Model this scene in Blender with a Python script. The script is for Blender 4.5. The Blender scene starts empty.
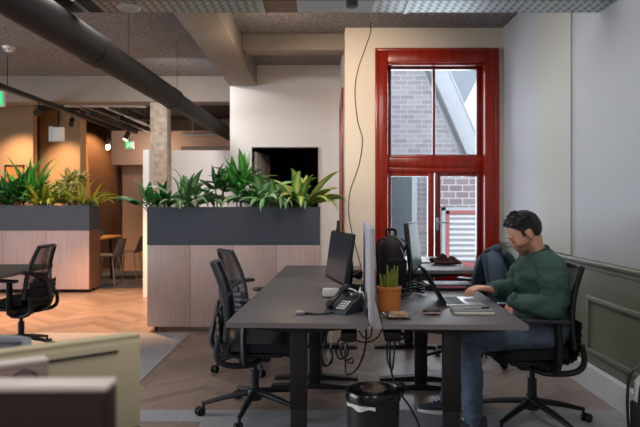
import bpy, bmesh, math, random
from mathutils import Vector, Matrix, Euler, noise
PI = math.pi
R = math.radians
random.seed(7)
SC = bpy.context.scene
COL = SC.collection

# ------------------------------------------------------------------ materials
def lin(c):
    c = c / 255.0
    return c / 12.92 if c <= .04045 else ((c + .055) / 1.055) ** 2.4
def rgb(r, g, b):
    return (lin(r), lin(g), lin(b), 1)
def nodes(name):
    m = bpy.data.materials.new(name); m.use_nodes = True
    nt = m.node_tree
    b = nt.nodes['Principled BSDF']
    return m, nt, b
def M(name, col, rough=.5, metal=0., var=.0, scale=6., bump=0., bscale=None, stretch=(1, 1, 1), spec=.5, emit=None, estr=1., trans=None, detail=4.):
    m, nt, b = nodes(name)
    N, L = nt.nodes, nt.links
    b.inputs['Base Color'].default_value = col
    b.inputs['Roughness'].default_value = rough
    b.inputs['Metallic'].default_value = metal
    b.inputs['Specular IOR Level'].default_value = spec
    if emit:
        b.inputs['Emission Color'].default_value = emit
        b.inputs['Emission Strength'].default_value = estr
    tc = N.new('ShaderNodeTexCoord'); mp = N.new('ShaderNodeMapping')
    mp.inputs['Scale'].default_value = stretch
    L.new(tc.outputs['Object'], mp.inputs['Vector'])
    if var > 0:
        nz = N.new('ShaderNodeTexNoise'); nz.inputs['Scale'].default_value = scale; nz.inputs['Detail'].default_value = detail
        L.new(mp.outputs['Vector'], nz.inputs['Vector'])
        mr = N.new('ShaderNodeMapRange')
        mr.inputs['From Min'].default_value = .25; mr.inputs['From Max'].default_value = .75
        mr.inputs['To Min'].default_value = 1 - var; mr.inputs['To Max'].default_value = 1 + var
        L.new(nz.outputs['Fac'], mr.inputs['Value'])
        mx = N.new('ShaderNodeVectorMath'); mx.operation = 'SCALE'
        mx.inputs[0].default_value = col[:3]
        L.new(mr.outputs['Result'], mx.inputs['Scale'])
        L.new(mx.outputs['Vector'], b.inputs['Base Color'])
    if bump > 0:
        nb = N.new('ShaderNodeTexNoise'); nb.inputs['Scale'].default_value = bscale or scale * 4; nb.inputs['Detail'].default_value = 3
        L.new(mp.outputs['Vector'], nb.inputs['Vector'])
        bp = N.new('ShaderNodeBump'); bp.inputs['Strength'].default_value = bump; bp.inputs['Distance'].default_value = .01
        L.new(nb.outputs['Fac'], bp.inputs['Height']); L.new(bp.outputs['Normal'], b.inputs['Normal'])
    return m

def math_node(nt, op, a, b=None, c=None):
    n = nt.nodes.new('ShaderNodeMath'); n.operation = op
    for i, v in enumerate((a, b, c)):
        if v is None: continue
        if isinstance(v, (int, float)): n.inputs[i].default_value = v
        else: nt.links.new(v, n.inputs[i])
    return n.outputs[0]

def chevron_mat():
    m, nt, b = nodes('chevron_wood'); N, L = nt.nodes, nt.links
    tc = N.new('ShaderNodeTexCoord'); sp = N.new('ShaderNodeSeparateXYZ'); L.new(tc.outputs['Object'], sp.inputs[0])
    x, y = sp.outputs['X'], sp.outputs['Y']
    w, pw = .42, .115
    pp = math_node(nt, 'PINGPONG', x, w)
    s = math_node(nt, 'ADD', y, math_node(nt, 'MULTIPLY', pp, .9))
    q = math_node(nt, 'DIVIDE', s, pw)
    fl = math_node(nt, 'FLOOR', q); fr = math_node(nt, 'FRACT', q)
    colx = math_node(nt, 'FLOOR', math_node(nt, 'DIVIDE', x, w))
    cb = N.new('ShaderNodeCombineXYZ'); L.new(fl, cb.inputs[0]); L.new(colx, cb.inputs[1])
    wn = N.new('ShaderNodeTexWhiteNoise'); L.new(cb.outputs[0], wn.inputs['Vector'])
    rp = N.new('ShaderNodeValToRGB')
    rp.color_ramp.elements[0].color = rgb(124, 106, 98); rp.color_ramp.elements[1].color = rgb(152, 131, 120)
    L.new(wn.outputs['Value'], rp.inputs['Fac'])
    # grain along the plank
    gv = N.new('ShaderNodeCombineXYZ'); L.new(math_node(nt, 'MULTIPLY', s, 60.), gv.inputs[0]); L.new(math_node(nt, 'MULTIPLY', x, 5.), gv.inputs[1]); L.new(fl, gv.inputs[2])
    gz = N.new('ShaderNodeTexNoise'); gz.inputs['Scale'].default_value = 1.; L.new(gv.outputs[0], gz.inputs['Vector'])
    g = N.new('ShaderNodeMapRange'); g.inputs['To Min'].default_value = .72; g.inputs['To Max'].default_value = 1.25; L.new(gz.outputs['Fac'], g.inputs['Value'])
    # joints
    j = math_node(nt, 'GREATER_THAN', math_node(nt, 'ABSOLUTE', math_node(nt, 'SUBTRACT', fr, .5)), .475)
    xm = math_node(nt, 'FRACT', math_node(nt, 'DIVIDE', x, w))
    j2 = math_node(nt, 'GREATER_THAN', math_node(nt, 'ABSOLUTE', math_node(nt, 'SUBTRACT', xm, .5)), .494)
    jj = math_node(nt, 'MAXIMUM', j, j2)
    k = math_node(nt, 'MULTIPLY', g.outputs[0], math_node(nt, 'SUBTRACT', 1., math_node(nt, 'MULTIPLY', jj, .35)))
    sc = N.new('ShaderNodeVectorMath'); sc.operation = 'SCALE'; L.new(rp.outputs['Color'], sc.inputs[0]); L.new(k, sc.inputs['Scale'])
    L.new(sc.outputs[0], b.inputs['Base Color'])
    b.inputs['Roughness'].default_value = .38
    return m

def brick_mat(name, c1, c2, mortar, sx=.22, sy=.075, rot=None):
    m, nt, b = nodes(name); N, L = nt.nodes, nt.links
    tc = N.new('ShaderNodeTexCoord'); mp = N.new('ShaderNodeMapping')
    mp.inputs['Rotation'].default_value = rot or (R(90), 0, 0)
    L.new(tc.outputs['Object'], mp.inputs['Vector'])
    bt = N.new('ShaderNodeTexBrick'); bt.inputs['Scale'].default_value = 1
    bt.inputs['Brick Width'].default_value = sx; bt.inputs['Row Height'].default_value = sy; bt.inputs['Mortar Size'].default_value = .006
    bt.inputs['Color1'].default_value = c1; bt.inputs['Color2'].default_value = c2; bt.inputs['Mortar'].default_value = mortar
    L.new(mp.outputs['Vector'], bt.inputs['Vector']); L.new(bt.outputs['Color'], b.inputs['Base Color'])
    b.inputs['Roughness'].default_value = .85
    return m

def net_mat(name, col, open_=.45, scale=300.):
    m, nt, b = nodes(name); N, L = nt.nodes, nt.links
    b.inputs['Base Color'].default_value = col; b.inputs['Roughness'].default_value = .6
    tc = N.new('ShaderNodeTexCoord'); sp = N.new('ShaderNodeSeparateXYZ'); L.new(tc.outputs['Object'], sp.inputs[0])
    a = math_node(nt, 'FRACT', math_node(nt, 'MULTIPLY', sp.outputs['Y'], scale))
    c = math_node(nt, 'FRACT', math_node(nt, 'MULTIPLY', sp.outputs['Z'], scale))
    w = math.sqrt(open_)
    hole = math_node(nt, 'MULTIPLY', math_node(nt, 'LESS_THAN', a, w), math_node(nt, 'LESS_THAN', c, w))
    tr = N.new('ShaderNodeBsdfTransparent'); mx = N.new('ShaderNodeMixShader')
    L.new(hole, mx.inputs[0]); L.new(b.outputs[0], mx.inputs[1]); L.new(tr.outputs[0], mx.inputs[2])
    L.new(mx.outputs[0], N['Material Output'].inputs['Surface'])
    return m

def glass_mat():
    m, nt, b = nodes('window_glass'); N, L = nt.nodes, nt.links
    tr = N.new('ShaderNodeBsdfTransparent'); gl = N.new('ShaderNodeBsdfGlossy'); gl.inputs['Roughness'].default_value = .02
    tr.inputs[0].default_value = (.93, .95, .96, 1)
    lw = N.new('ShaderNodeLayerWeight'); lw.inputs[0].default_value = .25
    mx = N.new('ShaderNodeMixShader'); L.new(lw.outputs['Fresnel'], mx.inputs[0]); L.new(tr.outputs[0], mx.inputs[1]); L.new(gl.outputs[0], mx.inputs[2])
    L.new(mx.outputs[0], N['Material Output'].inputs['Surface'])
    return m

def leaf_mat(name, edge, mid, rough=.45):
    m, nt, b = nodes(name); N, L = nt.nodes, nt.links
    at = N.new('ShaderNodeAttribute'); at.attribute_name = 'across'
    rp = N.new('ShaderNodeValToRGB'); rp.color_ramp.elements[0].color = mid; rp.color_ramp.elements[1].color = edge
    rp.color_ramp.elements[0].position = .15; rp.color_ramp.elements[1].position = .8
    L.new(at.outputs['Fac'], rp.inputs['Fac'])
    tc = N.new('ShaderNodeTexCoord'); nz = N.new('ShaderNodeTexNoise'); nz.inputs['Scale'].default_value = 9.; L.new(tc.outputs['Object'], nz.inputs['Vector'])
    mr = N.new('ShaderNodeMapRange'); mr.inputs['To Min'].default_value = .6; mr.inputs['To Max'].default_value = 1.4; L.new(nz.outputs['Fac'], mr.inputs['Value'])
    sc = N.new('ShaderNodeVectorMath'); sc.operation = 'SCALE'; L.new(rp.outputs['Color'], sc.inputs[0]); L.new(mr.outputs[0], sc.inputs['Scale'])
    L.new(sc.outputs[0], b.inputs['Base Color']); b.inputs['Roughness'].default_value = rough
    return m

def perforated_mat():
    m, nt, b = nodes('perforated_zinc'); N, L = nt.nodes, nt.links
    tc = N.new('ShaderNodeTexCoord'); sp = N.new('ShaderNodeSeparateXYZ'); L.new(tc.outputs['Object'], sp.inputs[0])
    pp = math_node(nt, 'PINGPONG', sp.outputs['Y'], .035)
    s = math_node(nt, 'FRACT', math_node(nt, 'DIVIDE', math_node(nt, 'ADD', sp.outputs['X'], math_node(nt, 'MULTIPLY', pp, .9)), .055))
    h = math_node(nt, 'MULTIPLY', math_node(nt, 'LESS_THAN', s, .42), math_node(nt, 'LESS_THAN', math_node(nt, 'ABSOLUTE', math_node(nt, 'SUBTRACT', pp, .0175)), .0125))
    mx = N.new('ShaderNodeMix'); mx.data_type = 'RGBA'
    mx.inputs['A'].default_value = rgb(176, 186, 190); mx.inputs['B'].default_value = rgb(70, 74, 76)
    L.new(h, mx.inputs['Factor']); L.new(mx.outputs['Result'], b.inputs['Base Color'])
    b.inputs['Metallic'].default_value = .55; b.inputs['Roughness'].default_value = .42
    return m

def herring_skin(): pass

m_floor = chevron_mat()
m_carpet = M('grey_carpet', rgb(160, 160, 164), .95, var=.14, scale=40, bump=.5, bscale=300)
m_ceil = M('acoustic_spray', rgb(120, 118, 120), .95, var=.65, scale=42, bump=.9, bscale=70, detail=6)
m_ceil2 = M('dark_ceiling_paint', rgb(40, 31, 27), .9, var=.1)
m_white = M('white_wall_paint', rgb(214, 210, 207), .75, var=.02, scale=2)
m_right = M('cool_white_wall_paint', rgb(172, 177, 183), .7, var=.02, scale=1.5)
m_pil = M('warm_white_wall_paint', rgb(176, 177, 172), .7, var=.02, scale=1.5)
m_olive = M('olive_panel_paint', rgb(102, 108, 94), .5, var=.03, scale=3)
m_base = M('baseboard_paint', rgb(196, 198, 202), .5, var=.03)
m_beam = M('beam_paint', rgb(138, 129, 120), .85, var=.07, scale=3, bump=.15, bscale=20)
m_conc = M('raw_concrete', rgb(172, 156, 138), .9, var=.35, scale=14, bump=.8, bscale=40)
m_warm = M('ochre_plaster', rgb(182, 146, 112), .85, var=.06, scale=3)
m_pink = M('pinkish_plaster', rgb(176, 142, 122), .85, var=.04, scale=3)
m_brown = M('shadow_brown', rgb(104, 74, 56), .7, var=.1)  # colour of the shadow shape in the rear recess
m_dark = M('unlit_room_shade', rgb(22, 20, 20), .9)  # near-black colour paints in the darkness of the unlit room
m_red = M('red_lacquer', rgb(132, 28, 9), .25, var=.25, scale=3, stretch=(6, 6, 1), bump=.06)
m_reddk = M('shaded_red_lacquer', rgb(98, 15, 14), .28, var=.15, scale=3, stretch=(6, 6, 1))  # darker copy of the red lacquer, shade put into its colour
m_glass = glass_mat()
m_brick = brick_mat('grey_brick', rgb(140, 136, 142), rgb(122, 117, 123), rgb(158, 155, 160))
m_brick2 = brick_mat('brown_grey_brick', rgb(120, 110, 114), rgb(104, 92, 96), rgb(176, 172, 174), .2, .1)
m_slate = M('slate_roof', rgb(118, 124, 134), .6, var=.08, scale=8)
m_coping = M('pale_stone', rgb(150, 153, 160), .7, var=.05)
m_vent = M('white_louvre', rgb(176, 177, 180), .5)
m_ventf = M('faded_red_frame', rgb(140, 72, 76), .6)
m_bluedoor = M('slate_blue_door', rgb(62, 70, 78), .6)
m_slatebox = M('slate_box_paint', rgb(66, 72, 82), .55, var=.04, scale=4)
m_wood = M('pale_veneer', rgb(190, 165, 159), .5, var=.14, scale=9, stretch=(9, 9, .35), detail=6)
m_wooddk = M('veneer_side', rgb(120, 84, 62), .5, var=.14, scale=9, stretch=(9, 9, .35))
m_deskl = M('grey_laminate', rgb(90, 87, 90), .45, var=.03, scale=30)
m_edge = M('desk_edge_band', rgb(120, 114, 118), .5)
m_blackm = M('black_powder_coat', rgb(19, 20, 23), .5, var=.06, scale=30, bump=.05, bscale=300)
m_black = M('black_plastic', rgb(11, 12, 14), .45)
m_blackgl = M('gloss_black_plastic', rgb(14, 15, 17), .2)
m_char = M('charcoal_plastic', rgb(42, 46, 54), .45)
m_net = net_mat('black_net', rgb(13, 14, 17), .38, 120.)
m_netg = net_mat('grey_net', rgb(150, 158, 166), .25, 150.)
m_fab = M('black_fabric', rgb(14, 15, 17), .9, var=.2, scale=80, bump=.4, bscale=400)
m_fabch = M('charcoal_fabric', rgb(58, 64, 74), .85, var=.15, scale=60, bump=.3, bscale=300)
m_screen = M('dark_screen', rgb(34, 38, 44), .22, spec=.6)
m_screenon = M('lit_screen', rgb(20, 24, 28), .3, emit=rgb(120, 150, 156), estr=.1)
m_divider = M('light_grey_felt', rgb(176, 174, 182), .9, var=.06, scale=60, bump=.2, bscale=300)
m_tan = M('tan_cork', rgb(190, 136, 92), .85, var=.12, scale=30)
m_terra = M('terracotta', rgb(204, 124, 62), .7, var=.1, scale=12, stretch=(1, 1, 8))
m_soil = M('soil', rgb(48, 34, 24), .95, var=.3, scale=40, bump=.8)
m_cact = M('cactus_green', rgb(122, 132, 44), .6, var=.25, scale=30)
m_silver = M('aluminium', rgb(176, 178, 184), .35, metal=.7)
m_keys = M('laptop_keys', rgb(74, 76, 82), .6)
m_cream = M('cream_paper', rgb(236, 232, 220), .8)
m_cover = M('grey_cover', rgb(116, 120, 124), .7)
m_paper = M('white_paper', rgb(226, 228, 230), .8)
m_leath = M('dark_brown_leather', rgb(58, 36, 30), .45, var=.2, scale=30, bump=.2)
m_pinkp = M('pale_pink_plastic', rgb(206, 168, 160), .35)
m_bag = M('dark_maroon_nylon', rgb(44, 30, 32), .75, var=.2, scale=20, bump=.3, bscale=80)
m_burg = M('burgundy_knit', rgb(58, 20, 26), .95, var=.3, scale=40, bump=.6, bscale=120)
m_denim = M('slate_denim', rgb(68, 83, 100), .9, var=.25, scale=12, bump=.4, bscale=60)
m_jeans = M('blue_denim', rgb(86, 100, 120), .9, var=.45, scale=9, bump=.35, bscale=70)
m_sweat = M('dark_green_knit', rgb(62, 92, 87), .95, var=.16, scale=9, bump=.3, bscale=160)
m_sweatr = M('green_rib', rgb(56, 84, 79), .95, var=.2, scale=60, bump=.5, bscale=200)
m_skin = M('skin', rgb(214, 158, 130), .5, var=.07, scale=14, bump=.06, bscale=200)
m_stub = M('stubble_skin', rgb(172, 126, 106), .6, var=.12, scale=70)
m_lip = M('lips', rgb(176, 104, 92), .45)
m_hair = M('black_hair', rgb(22, 20, 22), .38, var=.4, scale=60, stretch=(1, 1, 4), bump=.8, bscale=90)
m_eye = M('dark_eye', rgb(70, 48, 42), .4)
m_shoe = M('dark_suede', rgb(56, 62, 74), .85, var=.15, scale=30)
m_sole = M('white_rubber', rgb(214, 214, 212), .6)
m_duct = M('black_duct_paint', rgb(15, 16, 19), .7, var=.06, scale=5)
m_tray = perforated_mat()
m_zinc = M('zinc_strip', rgb(168, 178, 180), .4, metal=.5, var=.1, scale=20)
m_brownbox = M('brown_board', rgb(140, 112, 92), .8, var=.25, scale=30)
m_palebox = M('pale_blue', rgb(190, 200, 204), .6)  # pale blue tone for one tray section and the speaker grille
m_wplast = M('white_plastic', rgb(216, 216, 214), .5)
m_green = M('exit_green', rgb(20, 150, 80), .5, emit=rgb(30, 190, 100), estr=1.0)
m_signw = M('sign_white', rgb(230, 235, 230), .5, emit=rgb(220, 240, 225), estr=.6)
m_bulb = M('glowing_bulb', rgb(255, 210, 150), .4, emit=(1, .62, .25, 1), estr=30)
m_spotface = M('glowing_lens', rgb(255, 210, 150), .4, emit=(1, .68, .35, 1), estr=12)
m_beige = M('beige_aluminium', rgb(200, 188, 156), .5, metal=.1, var=.05, scale=2)
m_pinkgrey = M('pinkish_grey_plastic', rgb(150, 128, 124), .5)
m_brownpl = M('dark_brown_plastic', rgb(40, 16, 11), .5)
m_pale = M('pale_edge', rgb(220, 206, 204), .4)
m_table = M('oak_table', rgb(196, 140, 84), .5, var=.15, scale=4, stretch=(1, 8, 8))
m_shell = M('grey_shell', rgb(122, 112, 108), .6)
m_rug = M('blue_grey_rug', rgb(84, 84, 88), .95, var=.6, scale=7, bump=.4, bscale=200)
m_pic = M('orange_print', rgb(206, 128, 70), .7, var=.25, scale=4)
m_wire = M('copper_wire', rgb(110, 70, 46), .5)
m_foil = M('crumpled_foil', rgb(200, 200, 204), .25, metal=.6, var=.3, scale=60, bump=.8, bscale=80)
m_pastry = M('tan_crust', rgb(168, 126, 92), .7, var=.25, scale=50)

# ------------------------------------------------------------------ mesh builder
class MB:
    def __init__(s): s.v = []; s.f = []; s.a = []
    def add(s, vs, fs, attr=None):
        o = len(s.v); s.v += [tuple(p) for p in vs]; s.f += [tuple(i + o for i in f) for f in fs]
        s.a += list(attr) if attr else [0.] * len(vs)
        return s
    def bm(s, b):
        b.verts.index_update(); b.verts.ensure_lookup_table()
        s.add([v.co.copy() for v in b.verts], [[v.index for v in f.verts] for f in b.faces]); b.free(); return s
    def box(s, c, d, rot=(0, 0, 0), bev=0., seg=2):
        b = bmesh.new(); bmesh.ops.create_cube(b, size=1)
        for v in b.verts: v.co = Vector((v.co.x * d[0], v.co.y * d[1], v.co.z * d[2]))
        if bev > 0: bmesh.ops.bevel(b, geom=b.edges[:], offset=min(bev, min(d) * .48), segments=seg, profile=.5, affect='EDGES')
        b.transform(Matrix.Translation(c) @ Euler(rot).to_matrix().to_4x4())
        return s.bm(b)
    def b2(s, lo, hi, bev=0.):
        c = [(lo[i] + hi[i]) / 2 for i in range(3)]; d = [abs(hi[i] - lo[i]) for i in range(3)]
        return s.box(c, d, bev=bev)
    def tube(s, pts, r, n=10, smooth=0, cap=True, flat=1.):
        pts = [Vector(p) for p in pts]
        rs = list(r) if isinstance(r, (list, tuple)) else [r] * len(pts)
        if smooth:
            pts, rs = spline(pts, rs, smooth)
        t0 = (pts[1] - pts[0]).normalized()
        up = Vector((0, 0, 1)) if abs(t0.z) < .9 else Vector((1, 0, 0))
        nx = t0.cross(up).normalized()
        vs, fs = [], []
        for i, p in enumerate(pts):
            t = (pts[min(i + 1, len(pts) - 1)] - pts[max(i - 1, 0)]).normalized()
            nx = (nx - t * nx.dot(t))
            nx = nx.normalized() if nx.length > 1e-6 else t.orthogonal().normalized()
            ny = t.cross(nx)
            for k in range(n):
                a = 2 * PI * k / n
                vs.append(p + nx * (math.cos(a) * rs[i]) + ny * (math.sin(a) * rs[i] * flat))
        for i in range(len(pts) - 1):
            for k in range(n):
                fs.append((i * n + k, i * n + (k + 1) % n, (i + 1) * n + (k + 1) % n, (i + 1) * n + k))
        if cap:
            fs.append(tuple(range(n - 1, -1, -1))); e = (len(pts) - 1) * n; fs.append(tuple(e + k for k in range(n)))
        return s.add(vs, fs)
    def lathe(s, prof, c=(0, 0, 0), n=32, axis='Z', cap=True):
        vs, fs = [], []
        for (r, z) in prof:
            for k in range(n):
                a = 2 * PI * k / n; x, y = r * math.cos(a), r * math.sin(a)
                p = (x, y, z) if axis == 'Z' else ((z, x, y) if axis == 'X' else (y, z, x))
                vs.append((p[0] + c[0], p[1] + c[1], p[2] + c[2]))
        for i in range(len(prof) - 1):
            for k in range(n):
                fs.append((i * n + k, i * n + (k + 1) % n, (i + 1) * n + (k + 1) % n, (i + 1) * n + k))
        if cap:
            fs.append(tuple(range(n - 1, -1, -1))); e = (len(prof) - 1) * n; fs.append(tuple(e + k for k in range(n)))
        return s.add(vs, fs)
    def prism(s, poly, ax, lo, hi):
        """poly: 2D list; ax: axis the polygon is extruded along."""
        def mk(p, h):
            return (h, p[0], p[1]) if ax == 'X' else ((p[0], h, p[1]) if ax == 'Y' else (p[0], p[1], h))
        n = len(poly)
        vs = [mk(p, lo) for p in poly] + [mk(p, hi) for p in poly]
        fs = [tuple(range(n - 1, -1, -1)), tuple(n + i for i in range(n))]
        fs += [(i, (i + 1) % n, n + (i + 1) % n, n + i) for i in range(n)]
        return s.add(vs, fs)
    def ell(s, c, r, rot=(0, 0, 0), n=24, m=16):
        b = bmesh.new(); bmesh.ops.create_uvsphere(b, u_segments=n, v_segments=m, radius=1)
        b.transform(Matrix.Translation(c) @ Euler(rot).to_matrix().to_4x4() @ Matrix.Diagonal((r[0], r[1], r[2], 1)))
        return s.bm(b)
    def sheet(s, fn, nu, nv, th):
        """closed sheet of thickness th from fn(u, v) -> point"""
        P = [[Vector(fn(i / nu, j / nv)) for j in range(nv + 1)] for i in range(nu + 1)]
        top, bot = [], []
        for i in range(nu + 1):
            for j in range(nv + 1):
                du = P[min(i + 1, nu)][j] - P[max(i - 1, 0)][j]; dv = P[i][min(j + 1, nv)] - P[i][max(j - 1, 0)]
                nrm = du.cross(dv); nrm = nrm.normalized() if nrm.length > 1e-9 else Vector((0, 0, 1))
                top.append(P[i][j] + nrm * th / 2); bot.append(P[i][j] - nrm * th / 2)
        K = len(top); w = nv + 1; fs = []
        for i in range(nu):
            for j in range(nv):
                a, b, c, d = i * w + j, (i + 1) * w + j, (i + 1) * w + j + 1, i * w + j + 1
                fs.append((a, b, c, d)); fs.append((K + d, K + c, K + b, K + a))
        for i in range(nu):
            fs.append((i * w, K + i * w, K + (i + 1) * w, (i + 1) * w))
            a = i * w + nv; fs.append((a + w, K + a + w, K + a, a))
        for j in range(nv):
            fs.append((j + 1, K + j + 1, K + j, j)); a = nu * w + j; fs.append((a, K + a, K + a + 1, a + 1))
        return s.add(top + bot, fs)
    def build(s, name, mat, parent=None, smooth=True, attr=None, ang=35):
        me = bpy.data.meshes.new(name); me.from_pydata(s.v, [], s.f); me.update()
        if attr:
            at = me.attributes.new(attr, 'FLOAT', 'POINT'); at.data.foreach_set('value', s.a)
        me.materials.append(mat)
        if smooth:
            me.polygons.foreach_set('use_smooth', [True] * len(me.polygons))
            try: me.set_sharp_from_angle(angle=R(ang))
            except Exception: pass
        o = bpy.data.objects.new(name, me); COL.objects.link(o)
        if parent is not None: o.parent = parent
        return o

def spline(pts, rs, k):
    P, Q = [], []
    n = len(pts)
    for i in range(n - 1):
        p0, p1, p2, p3 = pts[max(i - 1, 0)], pts[i], pts[i + 1], pts[min(i + 2, n - 1)]
        for j in range(k):
            t = j / k; t2, t3 = t * t, t * t * t
            P.append(.5 * ((2 * p1) + (p2 - p0) * t + (2 * p0 - 5 * p1 + 4 * p2 - p3) * t2 + (3 * p1 - p0 - 3 * p2 + p3) * t3))
            Q.append(rs[i] * (1 - t) + rs[i + 1] * t)
    P.append(pts[-1]); Q.append(rs[-1])
    return P, Q

def tag(o, label=None, cat=None, group=None, kind=None):
    if label: o['label'] = label
    if cat: o['category'] = cat
    if group: o['group'] = group
    if kind: o['kind'] = kind
    return o
def thing(name, label, cat, loc=(0, 0, 0), rz=0., group=None):
    o = bpy.data.objects.new(name, None); COL.objects.link(o); o.empty_display_size = .1
    o.location = loc; o.rotation_euler = (0, 0, rz)
    return tag(o, label, cat, group)
def struct(o): o['kind'] = 'structure'; return o
def children(o): return [c for c in bpy.data.objects if c.parent == o]
def copy_tree(o, parent=None):
    c = o.copy(); COL.objects.link(c)
    if parent is not None: c.parent = parent
    for ch in children(o): copy_tree(ch, c)
    return c
def part(o, label): o['label'] = label; return o

# ------------------------------------------------------------------ camera (level, slight lens shift)
HC, F, CX, CY = 1.30, 622., 322., 205.
cam_d = bpy.data.cameras.new('camera'); cam = bpy.data.objects.new('camera', cam_d); COL.objects.link(cam)
cam_d.sensor_width = 36; cam_d.lens = F / 640 * 36
cam.location = (0, 0, HC); cam.rotation_euler = (R(90), 0, 0)
cam_d.shift_x = (320 - CX) / 640; cam_d.shift_y = -(213.5 - CY) / 640
cam_d.clip_start = .05; cam_d.clip_end = 200
cam_d.dof.use_dof = True; cam_d.dof.focus_distance = 3.6; cam_d.dof.aperture_fstop = 3.2
SC.camera = cam
def P(px, py, Y):                       # the room point seen at a pixel, at distance Y
    return Vector(((px - CX) * Y / F, Y, HC - (py - CY) * Y / F))
def X_(px, Y): return (px - CX) * Y / F
def Z_(py, Y): return HC - (py - CY) * Y / F

# ------------------------------------------------------------------ setting
XR, YW, HZ = 1.90, 6.53, 3.16
XL, YB = -7.6, -3.0
struct(MB().prism([(XL, YB), (XR + .2, YB), (XR + .2, 6.75), (.38, 6.75), (.38, 13.2), (XL, 13.2)], 'Z', -.12, 0).build('floor', m_floor, smooth=False))
cp = MB()
cp.b2((-2.9, 3.95, 0), (-1.335, 6.30, .006)); cp.b2((-.72, 3.2, 0), (XR - .002, 3.93, .006)); cp.b2((-1.70, 3.72, 0), (-.72, 3.93, .006))
struct(cp.build('floor_carpet', m_carpet))
struct(MB().prism([(XL, YB), (XR + .2, YB), (XR + .2, 6.75), (.38, 6.75), (.38, 9.1), (XL, 9.1)], 'Z', HZ, HZ + .15).build('ceiling', m_ceil, smooth=False))
struct(MB().b2((XL, 9.1, 3.0), (.33, 13.2, 3.1)).build('ceiling_rear', m_ceil2))
# right wall with shallow pilaster, panelled dado, baseboard
struct(MB().b2((XR, YB, -.1), (XR + .2, YW + .3, HZ + .1)).build('wall_right', m_right))
struct(MB().b2((XR - .014, 4.72, .92), (XR, 5.46, HZ)).build('wall_pilaster', m_pil))
d = MB(); d.b2((XR - .018, YB, .19), (XR - .001, YW, .86))
struct(d.build('trim_1', m_olive))                                              # dado field
d = MB(); d.prism([(XR, .845), (XR - .024, .848), (XR - .026, .872), (XR - .034, .885), (XR - .036, .9), (XR - .03, .912), (XR, .915)], 'Y', YB, YW)
struct(d.build('trim_2', m_olive, smooth=False))                                # dado rail
d = MB()
for (y0, y1) in ((-2.0, .6), (.9, 4.40), (4.66, 6.3)):                          # raised panel mouldings
    for lo, hi in (((XR - .034, y0, .63), (XR - .016, y1, .665)), ((XR - .034, y0, .27), (XR - .016, y1, .30)), ((XR - .034, y0, .30), (XR - .016, y0 + .035, .63)), ((XR - .034, y1 - .035, .30), (XR - .016, y1, .63))):
        d.b2(lo, hi, bev=.006)
struct(d.build('trim_3', m_olive))
struct(MB().prism([(XR, 0), (XR - .03, 0), (XR - .03, .165), (XR - .02, .185), (XR, .19)], 'Y', YB, YW).build('baseboard_right', m_base, smooth=False))
# window wall
CXL, CXR, CZT = X_(376, YW), X_(497, YW), Z_(50, YW)
XRET = X_(345, YW)
w = MB(); w.b2((XRET, YW, 0), (CXL + .02, YW + .22, HZ)); w.b2((CXR - .02, YW, 0), (XR + .2, YW + .22, HZ)); w.b2((CXL + .02, YW, CZT - .02), (CXR - .02, YW + .22, HZ)); w.b2((CXL + .02, YW, 0), (CXR - .02, YW + .22, .50))
m_creamw = M('cream_wall_paint', rgb(216, 206, 190), .75, var=.02, scale=2)
struct(w.build('wall_window_side', m_creamw))
struct(MB().b2((XRET, YW - .02, 0), (XR - .03, YW, .19)).build('baseboard_back', m_base))
win = thing('window_1', None, None, (0, 0, 0)); win['kind'] = 'structure'
fr = MB()
il, ir, it = X_(387.5, YW), X_(484, YW), Z_(63.5, YW)
for lo, hi in (((CXL, YW - .035, .48), (il, YW + .20, CZT)), ((ir, YW - .035, .48), (CXR, YW + .20, CZT)), ((CXL - .03, YW - .07, .44), (CXR + .03, YW + .20, .50)), ((il, YW - .035, it), (ir, YW + .20, CZT))):
    fr.b2(lo, hi, bev=.008)
fr.b2((CXL - .012, YW - .045, .50), (CXL + .028, YW - .02, CZT + .012), bev=.008); fr.b2((CXR - .028, YW - .045, .50), (CXR + .012, YW - .02, CZT + .012), bev=.008); fr.b2((CXL, YW - .045, CZT - .02), (CXR, YW - .02, CZT + .012), bev=.008)
fr.b2((il, YW - .005, it - .02), (ir, YW + .05, it), bev=.004)
fr.build('frame', m_red, win)
YS = YW + .13
pl, pm0, pm1, pr = X_(391, YS), X_(432.3, YS), X_(435, YS), X_(476, YS)
zt, zb = Z_(70, YS), Z_(154.5, YS)
tz1, tz0 = Z_(156, YS), Z_(172, YS)
lt = Z_(176.5, YS)
sash = MB()
for lo, hi in (((il, YS - .03, zb - .02), (pl, YS + .03, it)), ((pr, YS - .03, zb - .02), (ir, YS + .03, it)), ((pl, YS - .03, zt), (pr, YS + .03, it)), ((pl, YS - .03, zb - .05), (pr, YS + .03, zb)), ((pm0, YS - .025, zb), (pm1, YS + .025, zt))):
    sash.b2(lo, hi, bev=.006)
sash.build('upper_sash', m_reddk, win)
tr = MB(); tr.b2((il, YS - .06, tz0 + .045), (ir, YS + .05, tz1 - .02), bev=.01); tr.b2((il, YS - .05, tz0 - .01), (ir, YS + .05, tz0 + .05), bev=.008); tr.b2((il, YS - .055, tz1 - .03), (ir, YS + .04, tz1), bev=.006)
tr.build('transom', m_red, win)
c0, c1, c2, c3 = X_(427.5, YS), X_(433.5, YS), X_(434.5, YS), X_(440, YS)
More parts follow.
